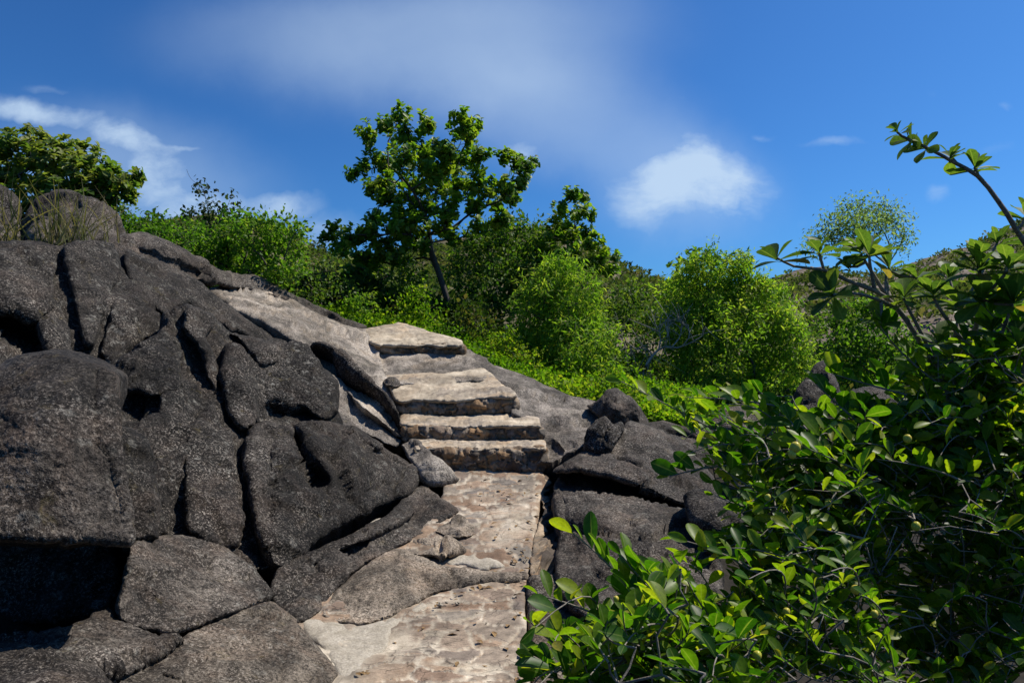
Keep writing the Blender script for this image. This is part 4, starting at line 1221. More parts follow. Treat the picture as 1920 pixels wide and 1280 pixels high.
# ------------------------------------------------------------------ trees and shrubs behind the rocks
plant('broadleaf_tree', 'tall open crowned broadleaf tree with dark forked trunk above the steps', 'tree',
      [(690, 250, 28), (722, 228, 28), (755, 212, 24), (757, 245, 30), (800, 230, 28), (870, 225, 30), (895, 232, 18), (882, 246, 24), (680, 310, 24), (664, 322, 16), (720, 300, 38), (760, 290, 38), (800, 280, 38), (840, 270, 34),
       (860, 300, 38), (900, 292, 26), (820, 320, 42), (780, 340, 42), (730, 350, 38), (700, 345, 24), (860, 345, 38), (900, 340, 34), (945, 287, 20), (965, 300, 24), (988, 306, 20), (975, 330, 26), (1000, 300, 13),
       (960, 360, 28), (940, 345, 24), (715, 365, 18), (840, 380, 38), (790, 390, 38), (750, 390, 34), (890, 385, 28), (930, 380, 24), (962, 362, 16), (780, 420, 34), (740, 420, 30), (702, 405, 22), (830, 420, 28),
       (690, 430, 28), (720, 460, 34), (660, 440, 28), (630, 430, 26), (613, 440, 16), (645, 460, 28), (690, 480, 34), (740, 480, 34), (670, 500, 34), (790, 460, 22), (850, 440, 18), (900, 420, 20), (930, 410, 22), (948, 405, 16),
       (700, 520, 34), (650, 520, 26), (760, 440, 30)], 16, gpt(842, 16, -.3), L_TREE, yj=1.0, sub=22, per=15, leaf=0.125, spread=0.25, tone_bias=.2, tmpl=T_ROUND, rosette=True,
      limbs=[[(846, 590, 16), (838, 560, 16), (822, 510, 16), (808, 470, 16), (805, 440, 16), (796, 400, 15.9), (772, 355, 15.7), (742, 320, 15.6)],
             [(806, 445, 16), (850, 425, 16.1), (890, 395, 16.3), (930, 380, 16.3), (965, 362, 16.2)], [(800, 410, 15.9), (818, 360, 16), (850, 300, 16.2), (870, 250, 16.3)], [(808, 470, 16), (770, 440, 15.5), (720, 440, 15.3), (660, 440, 15.3)],
             [(815, 490, 16), (850, 460, 16.2), (900, 440, 16.4), (935, 415, 16.5)]], rmax=0.17, r_tip=0.006, seed=1, shell=0.1, wid=1.0, up=.8)
plant('broadleaf_tree', 'smaller open crowned tree right of the tall tree on the skyline', 'tree',
      [(1070, 362, 20), (1092, 358, 18), (1050, 385, 24), (1085, 390, 26), (1112, 395, 16), (1035, 405, 20), (1060, 420, 28), (1095, 425, 24), (1040, 440, 26), (1080, 450, 28), (1110, 450, 24), (1132, 466, 20), (1152, 478, 12),
       (1060, 480, 32), (1110, 490, 28), (1140, 500, 24), (1030, 480, 26), (1015, 500, 24)], 17, gpt(1075, 17, -.3), L_TREE, yj=.7, sub=18, per=15, leaf=0.125, spread=.24, tone_bias=.2, tmpl=T_ROUND, rosette=True, seed=2, rmax=.1,
      limbs=[[(1075, 620, 17), (1070, 540, 17), (1072, 470, 17), (1080, 400, 17)]], shell=.3, up=.8)
plant('broadleaf_shrub', 'large glossy shrub with upright leaf rosettes above the top left boulders', 'shrub',
      [(30, 270, 38), (62, 262, 34), (88, 290, 44), (18, 310, 40), (60, 330, 50), (112, 300, 44), (150, 288, 36), (140, 330, 50), (180, 308, 32), (100, 360, 50), (180, 350, 44), (215, 330, 34), (236, 330, 24), (258, 330, 15),
       (220, 365, 34), (160, 385, 44), (40, 370, 44), (242, 362, 18), (205, 400, 34), (-20, 300, 50), (-30, 360, 50), (-10, 260, 26)], 12.5, gpt(110, 12.5, -.3), L_OLIVE, yj=.6, sub=20, per=13, leaf=0.125, spread=.14, tmpl=T_ROUND,
      rosette=True, seed=3, rmax=.08, wid=.8, tone_bias=.3, up=.9, shell=.35)
plant('low_shrub', 'low dark green shrub spilling right of the round boulder', 'shrub',
      [(225, 405, 26), (240, 420, 28), (262, 420, 26), (290, 417, 22), (320, 426, 24), (342, 432, 24), (270, 442, 26), (310, 446, 26), (235, 440, 24), (345, 455, 26)], 12, gpt(280, 12, -.2), L_BUSH, yj=.4, sub=14, per=14, leaf=0.075, spread=.1, seed=4, tone_bias=-.15)
plant('slender_tree', 'thin spindly dark tree standing against the white cloud', 'tree',
      [(362, 345, 9), (372, 352, 12), (386, 352, 9), (385, 366, 16), (395, 382, 18), (372, 392, 22), (410, 395, 20), (432, 366, 11), (434, 385, 13), (380, 412, 22), (425, 408, 18), (352, 400, 14), (440, 400, 12), (400, 420, 22)], 13.5,
      gpt(395, 13.5, -.2), L_BLUE, yj=.3, sub=11, per=9, leaf=0.085, spread=.06, seed=5, limbs=[[(395, 470, 13.5), (393, 420, 13.5), (388, 380, 13.5), (376, 340, 13.5)], [(395, 430, 13.5), (420, 400, 13.5), (433, 370, 13.5)], [(378, 352, 13.5), (358, 335, 13.5), (350, 318, 13.5)]],
      rmax=.035, r_tip=.003, shell=.2)
plant('bright_shrub', 'bright green leafy shrub with upright shoots behind the ridge crest', 'shrub',
      [(370, 445, 28), (400, 450, 34), (440, 440, 32), (462, 420, 20), (458, 405, 9), (490, 438, 34), (530, 440, 28), (556, 436, 12), (570, 428, 8), (420, 480, 36), (470, 480, 38), (520, 475, 36), (552, 475, 22), (450, 510, 30), (500, 515, 34), (545, 515, 30), (380, 470, 24), (505, 418, 10), (532, 415, 9)],
      12.6, gpt(460, 12.6, -.2), L_BUSH, yj=.5, sub=20, per=20, leaf=0.085, spread=.09, seed=6, tone_bias=.05)
plant('olive_shrub', 'dull olive shrub at the foot of the left hillside', 'shrub',
      [(580, 520, 34), (612, 530, 34), (640, 545, 30), (600, 560, 30), (570, 552, 28), (622, 500, 18), (640, 575, 28)], 14, gpt(605, 14, -.2), L_OLIVE, yj=.5, sub=16, per=14, leaf=0.075, spread=.1, seed=7)
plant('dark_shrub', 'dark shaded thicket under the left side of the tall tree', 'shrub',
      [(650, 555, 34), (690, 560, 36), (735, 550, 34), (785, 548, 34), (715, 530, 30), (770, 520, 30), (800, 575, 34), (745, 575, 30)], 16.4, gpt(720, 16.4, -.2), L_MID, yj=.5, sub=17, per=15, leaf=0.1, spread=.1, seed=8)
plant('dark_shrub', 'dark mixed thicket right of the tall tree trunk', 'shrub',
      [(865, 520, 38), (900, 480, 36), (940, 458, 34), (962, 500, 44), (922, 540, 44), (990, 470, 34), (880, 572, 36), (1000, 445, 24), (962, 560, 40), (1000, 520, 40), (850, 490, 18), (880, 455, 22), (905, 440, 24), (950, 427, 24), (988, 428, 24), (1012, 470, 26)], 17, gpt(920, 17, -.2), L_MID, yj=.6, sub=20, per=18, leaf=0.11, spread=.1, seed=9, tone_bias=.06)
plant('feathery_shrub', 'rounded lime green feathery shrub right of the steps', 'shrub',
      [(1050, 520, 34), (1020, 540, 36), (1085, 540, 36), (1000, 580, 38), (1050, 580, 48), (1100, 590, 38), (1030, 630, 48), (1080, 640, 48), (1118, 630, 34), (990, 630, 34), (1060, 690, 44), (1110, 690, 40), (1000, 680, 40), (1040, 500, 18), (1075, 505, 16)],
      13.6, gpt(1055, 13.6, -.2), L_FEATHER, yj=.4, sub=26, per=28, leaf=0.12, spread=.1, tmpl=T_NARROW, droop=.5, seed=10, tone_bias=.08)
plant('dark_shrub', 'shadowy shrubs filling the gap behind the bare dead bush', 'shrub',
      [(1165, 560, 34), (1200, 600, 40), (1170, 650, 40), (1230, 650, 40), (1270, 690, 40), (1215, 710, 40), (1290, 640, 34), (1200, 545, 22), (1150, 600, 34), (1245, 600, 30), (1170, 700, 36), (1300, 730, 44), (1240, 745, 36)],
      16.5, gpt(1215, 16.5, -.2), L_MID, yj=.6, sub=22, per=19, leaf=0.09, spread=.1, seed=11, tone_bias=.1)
plant('feathery_tree', 'big rounded feathery tree right of the dead bush', 'tree',
      [(1330, 500, 36), (1300, 522, 38), (1370, 508, 36), (1280, 552, 38), (1340, 560, 55), (1400, 550, 42), (1442, 560, 32), (1300, 610, 55), (1370, 620, 60), (1430, 610, 50), (1470, 610, 38), (1490, 650, 32), (1320, 680, 55),
       (1390, 690, 60), (1450, 690, 50), (1500, 690, 24), (1350, 740, 50), (1430, 740, 50), (1270, 585, 24), (1385, 490, 16), (1270, 650, 34), (1480, 740, 40), (1420, 530, 24)],
      15.2, gpt(1380, 15.2, -.2), L_FEATHER, yj=.6, sub=30, per=30, leaf=0.11, spread=.1, tmpl=T_NARROW, droop=.4, seed=12, wid=1.3, tone_bias=.14)
plant('broadleaf_tree', 'dark broad leaved treetop poking out behind the big feathery tree', 'tree',
      [(1270, 500, 20), (1290, 480, 16), (1320, 470, 16), (1335, 486, 18), (1262, 530, 20), (1300, 505, 20), (1250, 555, 18)], 18, gpt(1290, 18, -.2), L_TREE, yj=.4, sub=10, per=10, leaf=0.14, spread=.1, tmpl=T_ROUND, rosette=True, seed=13, shell=.3)
plant('feathery_shrub', 'pale green shrub beyond the rock spire', 'shrub',
      [(1560, 620, 38), (1600, 600, 44), (1640, 610, 38), (1580, 660, 44), (1640, 670, 44), (1545, 690, 30), (1690, 640, 38), (1720, 690, 50), (1600, 710, 50), (1680, 720, 50), (1625, 580, 16), (1550, 740, 40)], 16.5, gpt(1630, 16.5, -.2), L_BUSH, yj=.5, sub=24, per=22,
      leaf=0.09, spread=.1, seed=14)
plant('slender_tree', 'pale wispy umbrella shaped tree on the skyline at right', 'tree',
      [(1570, 412, 22), (1608, 395, 26), (1650, 398, 26), (1682, 415, 20), (1697, 442, 13), (1550, 440, 20), (1530, 458, 13), (1600, 428, 22), (1640, 424, 18), (1692, 465, 9), (1520, 470, 8), (1575, 450, 14)], 27, gpt(1660, 27, -.2), L_PALE, yj=.8, sub=40, per=20,
      leaf=0.15, spread=.22, tmpl=T_NARROW, droop=.5, seed=15, wid=1.5, limbs=[[(1664, 640, 27), (1660, 530, 27), (1672, 480, 27), (1660, 440, 27)], [(1668, 500, 27), (1630, 470, 27), (1590, 440, 27)], [(1670, 490, 27), (1690, 455, 27)]], rmax=.09, r_tip=.006, bark=M_TWIG, shell=.3)

for k, (lb, cl, Y, lf, tb, mt) in enumerate([
        ('small bright shrub at the top of the pale slab', [(655, 582, 20), (680, 575, 24), (705, 588, 20), (690, 560, 12)], 13.9, .07, .1, L_BUSH),
        ('small lime shrub with tall shoots behind the top step', [(750, 585, 22), (780, 572, 26), (810, 590, 22), (795, 548, 10), (770, 552, 9)], 13.9, .075, .0, L_LIME),
        ('small dark shrub left of the lime feathery shrub', [(860, 612, 24), (890, 600, 26), (915, 622, 22), (885, 580, 12)], 13.6, .07, .1, L_DARK),
        ('small yellow green shrub at the foot of the feathery shrub', [(960, 660, 22), (985, 672, 22), (935, 645, 20), (950, 630, 12)], 12.9, .07, .2, L_LIME),
        ('ragged yellow green shrub beside the round dark boulder', [(1120, 722, 26), (1160, 728, 24), (1185, 735, 20), (1145, 698, 14), (1215, 760, 22)], 11.4, .07, .15, L_LIME),
        ('mid green shrub between the feathery shrub and the dead bush', [(1150, 670, 26), (1170, 690, 24), (1140, 640, 18)], 14.2, .08, .1, L_BUSH)]):
    plant('low_shrub', lb, 'shrub', cl, Y, P(cl[0][0], cl[0][1] + 40, Y), mt, yj=.25, sub=22, per=16, leaf=lf, spread=.07, seed=60 + k, tone_bias=tb, rmax=.02, r_tip=.003)

# ground cover between the rock edge and the trees: nobody could count it
def ground_cover():
    rng = np.random.default_rng(77)
    rows = [(600, 585, 13.4), (650, 590, 13.4), (690, 602, 13.4), (730, 606, 13.4), (780, 610, 13.3), (830, 628, 13.0), (880, 650, 12.6), (930, 675, 12.2), (980, 698, 11.8), (1040, 722, 11.4), (1100, 742, 11.0), (1160, 752, 10.7), (1230, 770, 10.4), (1320, 785, 10.4)]
    rows = np.array(rows, float)
    pts, hs = [], []
    for k in range(1500):
        px = rng.uniform(590, 1330)
        py = np.interp(px, rows[:, 0], rows[:, 1])
        Y = np.interp(px, rows[:, 0], rows[:, 2])
        dy = rng.uniform(0, 1) ** 1.2
        Y2 = Y + dy * 3.2
        lift = dy * 62 + 0.5 * rng.normal()
        h = 0.17 * rng.uniform(0.3, 1.2) + (rng.uniform() < .12) * rng.uniform(.1, .3)
        p = P(px + rng.normal(0, 6), py - lift + 14, Y2)
        pts.append(p)
        hs.append(h)
    pts = np.array(pts)
    hs = np.array(hs)
    per = 34
    o = np.repeat(pts, per, 0)
    h = np.repeat(hs, per)
    v = unit(rng.normal(size=o.shape))
    o = o + v * h[:, None] * rng.uniform(.3, 1, len(o))[:, None] * np.array((1.1, 1.1, .9))
    d = v + rng.normal(0, .5, v.shape)
    nn = rng.normal(size=v.shape) * .7 + np.array((0.15, 0, .8))
    tone = np.repeat(np.clip(0.45 + 0.35 * fbm(pts * 0.9, 3, 8) + rng.normal(0, .18, len(pts)), 0, 1), per) + rng.normal(0, .15, len(o))
    me = leaves_mesh(T_SMALL, o, d, nn, 0.075 * rng.uniform(.6, 1.3, len(o)), 1.1, tone)
    tag(link('ground_cover', me, L_LIME), 'bright yellow green ground cover along the rock edge', kind='stuff')


ground_cover()


def undergrowth():
    """leafy floor of the valley behind everything"""
    rng = np.random.default_rng(78)
    n = 6500
    Y = rng.uniform(12.5, 36, n)
    px = rng.uniform(-60, 2000, n)
    x = (px - CX) / FPX * Y
    pts = np.stack((x, Y, ground_z(x, Y) + .1), 1)
    pts = pts[~((px > 560) & (px < 1300) & (Y < 13.5 + (px < 1000)))]
    per = 26
    o = np.repeat(pts, per, 0)
    h = np.repeat(rng.uniform(.2, .55, len(pts)), per)
    v = unit(rng.normal(size=o.shape))
    v[:, 2] = np.abs(v[:, 2])
    o = o + v * h[:, None] * rng.uniform(.3, 1, len(o))[:, None]
    d = v + rng.normal(0, .5, v.shape)
    nn = rng.normal(size=v.shape) * .7 + np.array((0.15, 0, .8))
    tone = np.repeat(rng.uniform(.1, .8, len(pts)), per) + rng.normal(0, .15, len(o))
    me = leaves_mesh(T_SMALL, o, d, nn, 0.15 * rng.uniform(.6, 1.3, len(o)), 1.1, tone)
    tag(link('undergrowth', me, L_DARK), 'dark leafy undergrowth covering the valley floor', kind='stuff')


undergrowth()


def dead_bush():
    rng = np.random.default_rng(5)
    base = gpt(1195, 14.2, -.1)
    root = empty('dead_bush', base)
    tag(root, 'bare grey dead bush with curved leafless twigs', 'dead bush')
    Y = 14.2
    paths = []
    main = [[(1195, 745), (1205, 700), (1222, 668), (1245, 650), (1270, 652), (1300, 640), (1318, 628), (1322, 612)], [(1222, 668), (1215, 655), (1190, 652), (1175, 640)], [(1205, 700), (1180, 690), (1170, 640), (1160, 622)],
            [(1245, 650), (1252, 630), (1248, 605), (1258, 590)], [(1235, 655), (1238, 630), (1228, 605)], [(1260, 650), (1275, 630), (1278, 605), (1270, 592)], [(1280, 648), (1292, 630), (1290, 608)]]
    for k, m in enumerate(main):
        pts = resample3(np.array([P(a, b, Y + rng.normal(0, .12)) for a, b in m]), 14)
        r0 = .035 if k == 0 else .016
        paths.append((pts, np.linspace(r0, .006, len(pts))))
    for k in range(46):
        pp, _ = paths[rng.integers(0, len(main))]
        s = pp[rng.integers(len(pp) // 3, len(pp))]
        L = rng.uniform(.25, .6)
        dirv = np.array((rng.normal(0, .5), rng.normal(0, .4), rng.uniform(.3, 1)))
        dirv /= np.linalg.norm(dirv)
        side = np.array((rng.normal(0, .5), 0, 0))
        t = np.linspace(0, 1, 7)[:, None]
        paths.append((s + dirv * L * t + side * L * t * t, np.linspace(.008, .004, 7)))
    for k in range(40):
        pp, _ = paths[rng.integers(0, 4)]
        s = pp[rng.integers(0, len(pp))]
        L = rng.uniform(.2, .6)
        dirv = np.array((rng.normal(0, .6), rng.normal(0, .4), rng.uniform(-1, -.1)))
        t = np.linspace(0, 1, 6)[:, None]
        paths.append((s + dirv * L * t + np.array((rng.normal(0, .3), 0, -.2)) * L * t * t, np.linspace(.006, .003, 6)))
    link('branches', tubes_mesh(paths, 5), M_DEAD, root)


dead_bush()


def grass_tuft(px, py, Y, n, h, seed, label):
    rng = np.random.default_rng(seed)
    base = P(px, py, Y)
    o = base + rng.normal(0, .10, (n, 3)) * np.array((1.6, .8, .1))
    d = np.stack((rng.normal(0, .35, n), rng.normal(0, .3, n), np.ones(n)), 1)
    nn = np.stack((rng.normal(0, 1, n), rng.normal(0, 1, n), np.full(n, .3)), 1)
    me = leaves_mesh(T_BLADE, o, d, nn, h * rng.uniform(.5, 1.2, n), 1.0)
    tag(link('grass_tuft', me, L_GRASS, origin=base), label, 'grass', 'grass tufts on the upper left rocks')


for k, (px, py, Y, n, h, lb) in enumerate([(18, 458, 8.0, 26, .7, 'dry grass tuft at the far left edge before the upright boulder'), (75, 460, 7.9, 20, .5, 'short grass tuft in front of the small brown stone'),
                                           (105, 458, 8.3, 30, .6, 'dense grass tuft left of the round boulder centre'), (140, 455, 8.2, 34, .6, 'tall grass tuft before the middle of the round boulder'),
                                           (172, 452, 8.5, 20, .55, 'sparse arching grass tuft before the right side of the round boulder')]):
    grass_tuft(px, py, Y, n, h, 200 + k, lb)


def path_point(rng, lo=890, hi=1290, edge=None):
    py = rng.uniform(lo, hi)
    rows = np.array([(c[1], c[2]) for c in PATH_CTRL[::3]])
    Y = float(np.interp(py, rows[:, 0], rows[:, 1]))
    xl = float(np.interp(py, (890, 960, 1060, 1090, 1160, 1290), (862, 905, 960, 900, 780, 660)))
    xr = float(np.interp(py, (890, 1000, 1090, 1290), (1010, 996, 980, 988)))
    t = rng.uniform(0, 1) if edge is None else (rng.beta(.5, .5))
    return P(xl + (xr - xl) * t, py, Y)


def litter():
    rng = np.random.default_rng(91)
    n = 90
    o = np.array([path_point(rng, edge=1) for _ in range(n)]) + np.array((0, 0, .02))
    d = np.stack((rng.normal(size=n), rng.normal(size=n), rng.normal(0, .15, n)), 1)
    nn = np.stack((rng.normal(0, .3, n), rng.normal(0, .3, n), np.ones(n)), 1)
    me = leaves_mesh(T_SMALL, o, d, nn, rng.uniform(.03, .07, n), 0.9)
    tag(link('leaf_litter', me, M_LITTER), 'scattered dry brown leaves on the stone path', kind='stuff')


litter()


def gravel():
    rng = np.random.default_rng(92)
    v, f = sphere(7, 5)
    V, F = [], []
    for k in range(110):
        c = path_point(rng, edge=1)
        r = rng.uniform(.003, .010) * (1 + (rng.uniform() < .1))
        w = v * r * rng.uniform(.6, 1.2, 3) * np.array((1, 1, .7)) + r * .25 * rng.normal(size=v.shape)
        V.append(w + c + np.array((0, 0, r * .4)))
        F.append(f + k * len(v))
    me = raw_mesh('gravel', np.concatenate(V), np.concatenate(F), 4, smooth=False)
    tag(link('gravel', me, M_SAND), 'loose grit and gravel along the path joints', kind='stuff')


# ------------------------------------------------------------------ the near shrubs on the right
def spray(rng, p0, p1, Y0, Y1, n, leafpx, LV, TW, sag=0.0, r=0.003, up=0.75):
    """a twig from p0 to p1 (photo pixels) with two ranks of standing leaves"""
    a, b = P(*p0, Y0), P(*p1, Y1)
    L = np.linalg.norm(b - a)
    t = np.linspace(0, 1, 9)[:, None]
    bend = np.array((rng.normal(0, .06), rng.normal(0, .06), sag)) * L
    pts = a + (b - a) * t + bend * (4 * t * (1 - t))
    TW.append((pts, np.linspace(r, r * .45, 9)))
    tg = unit(np.gradient(pts, axis=0))
    ln = leafpx / FPX * (Y0 + Y1) / 2
    ts = np.linspace(0.18, 1.0, n)
    for i, s in enumerate(ts):
        q = s * 8
        j = min(int(q), 7)
        p = pts[j] + (pts[j + 1] - pts[j]) * (q - j)
        tv = tg[j]
        sd = np.cross(tv, (0, 0, 1.0))
        sd /= max(np.linalg.norm(sd), 1e-6)
        sgn = 1 if i % 2 else -1
        if i == n - 1:
            d = tv + rng.normal(0, .2, 3)
        else:
            d = tv * rng.uniform(.25, .8) + sd * sgn * rng.uniform(.25, .9) + np.array((0, 0, up)) * rng.uniform(.3, 1.3) + rng.normal(0, .15, 3)
        nn = np.cross(d, tv) * sgn + rng.normal(0, .45, 3) + np.array((0, -.25, .25))
        k = ln * rng.uniform(.7, 1.15) * (0.72 if s > .9 else 1)
        LV.append((p, d, nn, k * rng.choice((.75, 1, 1, 1.15)), rng.uniform(.78, 1.15)))
    return b


def near_shrub(name, label, base, clumps, sprigs, seed, leafpx=44, dens=1.0, mat=None, fruits=(), group=None, extra_twigs=0, stem_r=.02, limbs=None):
    rng = np.random.default_rng(seed)
    root = empty(name, base)
    tag(root, label, 'shrub', group)
    LV, TW, ends = [], [], []
    for (px, py, r, Y) in clumps:
        k = max(2, int(round((r / 60.0) ** 2 * 10 * dens)))
        for _ in range(k):
            ang = rng.uniform(0, 2 * math.pi)
            rr = r * math.sqrt(rng.uniform(0, 1))
            cx, cy = px + rr * math.cos(ang), py + rr * math.sin(ang) * .85
            ln = rng.uniform(55, 120)
            # shoots reach left and up, out of the mass
            th = rng.normal(math.radians(205), math.radians(55))
            x1, y1 = cx + math.cos(th) * ln * .5, cy + math.sin(th) * ln * .38
            x0, y0 = cx - math.cos(th) * ln * .5, cy - math.sin(th) * ln * .38
            Yc = Y + rng.normal(0, .22)
            yj = rng.normal(0, .12)
            spray(rng, (x0, y0), (x1, y1), Yc + .08 + yj, Yc - yj, int(rng.integers(5, 11)), leafpx * rng.uniform(.8, 1.15), LV, TW, sag=rng.normal(.02, .06))
            ends.append(P(x0, y0, Yc + .08 + yj))
    for (p0, p1, Y0, Y1, n, lp) in sprigs:
        spray(rng, p0, p1, Y0, Y1, n, lp, LV, TW, sag=.03, r=.0045)
        ends.append(P(*p0, Y0))
    ends = np.array(ends)
    c = ends.mean(0)
    lb = [[base, base + (c - base) * .4 + np.array((0, 0, .1)), c]] if limbs is None else limbs
    TW += grow(lb, ends, .0026, seed, rmax=stem_r, wiggle=.1)
    for _ in range(extra_twigs):
        p = P(rng.uniform(1500, 1930), rng.uniform(900, 1290), rng.uniform(2.2, 3.2))
        v = rng.normal(size=3) * np.array((.12, .1, .09))
        TW.append((np.array([p, p + v * .5 + rng.normal(0, .02, 3), p + v]), np.array((.0025, .002, .0012))))
    link('stems', tubes_mesh(TW, 6), M_TWIG, root)
    LVa = [np.array([l[i] for l in LV]) for i in range(5)]
    tone = rng.beta(1.6, 2.0, len(LV))
    link('leaves', leaves_mesh(T_NEAR, LVa[0], LVa[1], LVa[2], LVa[3], LVa[4], tone), mat or L_NEAR, root)
    for (px, py, Y, rp) in fruits:
        r = rp * 0.72 / FPX * Y
        v, f = sphere(12, 8)
        w = v * (1 + .08 * np.sin(3 * np.arctan2(v[:, 1], v[:, 0]))[:, None] * (1 - v[:, 2:3] ** 2))
        w = w * r * np.array((1, 1, 1.1)) + P(px, py, Y - .12)
        link('fruit', raw_mesh('fruit', w, f, 4), M_FRUIT, root)
    return root


def sphere(nu, nv):
    th = np.arange(nu) * 2 * math.pi / nu
    ph = np.linspace(0.02, math.pi - .02, nv + 1)
    v = np.array([(math.sin(p) * math.cos(t), math.sin(p) * math.sin(t), math.cos(p)) for p in ph for t in th])
    f = [(i * nu + j, i * nu + (j + 1) % nu, (i + 1) * nu + (j + 1) % nu, (i + 1) * nu + j) for i in range(nv) for j in range(nu)]
    return v, np.array(f, np.int32)


def Yof(py):
    return float(np.interp(py, (560, 750, 950, 1280), (3.1, 2.9, 2.5, 1.95)))


CL = [(1330, 800, 34), (1400, 795, 46), (1480, 815, 44), (1560, 825, 50), (1640, 815, 56), (1720, 745, 60), (1780, 690, 66), (1850, 650, 66), (1910, 610, 60), (1360, 870, 34), (1420, 870, 56), (1490, 880, 66), (1570, 870, 68),
      (1650, 870, 76), (1740, 830, 76), (1830, 780, 76), (1910, 720, 70), (1910, 850, 76), (1820, 890, 76), (1730, 940, 76), (1640, 960, 76), (1550, 965, 72), (1470, 965, 62), (1410, 945, 40), (1400, 1030, 50), (1460, 1050, 66), (1540, 1060, 70),
      (1620, 1050, 66), (1430, 1130, 60), (1500, 1150, 66), (1580, 1140, 60), (1480, 1230, 66), (1560, 1240, 60), (1640, 1150, 40), (1720, 1040, 60), (1820, 1000, 60), (1900, 960, 70),
      (2030, 780, 120), (2020, 850, 120), (2010, 1000, 110), (1980, 1120, 100), (2160, 850, 140),  # unseen clumps beyond the right frame edge, added to shade the lower right
      (1700, 1120, 60), (1790, 1090, 60), (1880, 1060, 60), (1720, 1220, 70), (1820, 1190, 70), (1910, 1160, 70), (1640, 1260, 60), (1780, 1290, 60), (1890, 1270, 60), (1840, 720, 70), (1900, 660, 70), (1940, 760, 80), (1790, 800, 70), (1870, 820, 70)]
near_shrub('fruiting_shrub', 'dense glossy round leaved shrub with yellow green fruits filling the right side', gpt(1750, 3.4, -.1), [(*c, Yof(c[1]) + (.25 if c[1] < 1000 or c[0] < 1650 else .75)) for c in CL],
           [((1420, 870), (1255, 893), 2.6, 2.6, 9, 50), ((1440, 860), (1165, 715), 2.9, 2.9, 13, 44), ((1480, 960), (1340, 870), 2.6, 2.6, 10, 46), ((1500, 770), (1290, 745), 2.9, 2.9, 10, 44), ((1400, 1065), (1270, 1010), 2.3, 2.3, 8, 50),
            ((1620, 800), (1530, 720), 2.8, 2.8, 9, 46), ((1760, 720), (1650, 610), 2.9, 2.9, 8, 52), ((1700, 740), (1560, 700), 2.9, 2.9, 8, 46), ((1650, 900), (1490, 830), 2.5, 2.5, 9, 48), ((1800, 900), (1640, 860), 2.5, 2.5, 10, 50),
            ((1430, 740), (1420, 730), 3.0, 3.0, 3, 40), ((1560, 1090), (1440, 1040), 2.2, 2.2, 8, 50), ((1620, 1010), (1470, 990), 2.3, 2.3, 9, 50), ((1900, 700), (1790, 620), 2.8, 2.8, 7, 60), ((1920, 640), (1850, 580), 2.8, 2.8, 6, 60)],
           301, 42, 1.6, fruits=[(1492, 838, 2.55, 13), (1486, 852, 2.55, 10), (1702, 822, 2.6, 10), (1718, 986, 2.4, 11), (1604, 1105, 2.2, 11), (1553, 944, 2.4, 8), (1788, 770, 2.7, 11), (1266, 1068, 2.25, 10), (1440, 932, 2.5, 8), (1475, 1146, 2.1, 9), (1640, 1150, 2.1, 9)],
           extra_twigs=60, stem_r=.012, limbs=[[gpt(1750, 3.4, -.1), P(1790, 1180, 3.3), P(1740, 1020, 3.1), P(1660, 930, 2.9)]])
CL2 = [(1060, 1215, 40), (1110, 1250, 50), (1180, 1200, 50), (1240, 1170, 52), (1290, 1130, 46), (1320, 1200, 60), (1250, 1250, 60), (1380, 1220, 56), (1400, 1270, 60), (1150, 1290, 50), (1320, 1290, 60), (1040, 1290, 34), (1180, 1130, 36), (1240, 1090, 26)]
near_shrub('fruiting_shrub', 'low bright leafy shrub in the foreground beside the bottom of the path', gpt(1300, 1.75), [(*c, Yof(c[1]) - .1) for c in CL2],
           [((1230, 1190), (1075, 1000), 1.95, 2.0, 10, 68), ((1200, 1200), (1010, 1115), 1.95, 2.0, 9, 52), ((1120, 1260), (995, 1165), 1.9, 1.9, 8, 46), ((1270, 1160), (1165, 1040), 2.0, 2.0, 7, 66), ((1150, 1290), (1000, 1230), 1.85, 1.85, 8, 46),
            ((1290, 1180), (1260, 1080), 2.0, 2.0, 6, 60), ((1350, 1180), (1290, 1090), 2.0, 2.0, 7, 56)], 302, 60, 1.3, fruits=[(1155, 1122, 1.95, 7), (1420, 1228, 1.9, 11)], stem_r=.014)


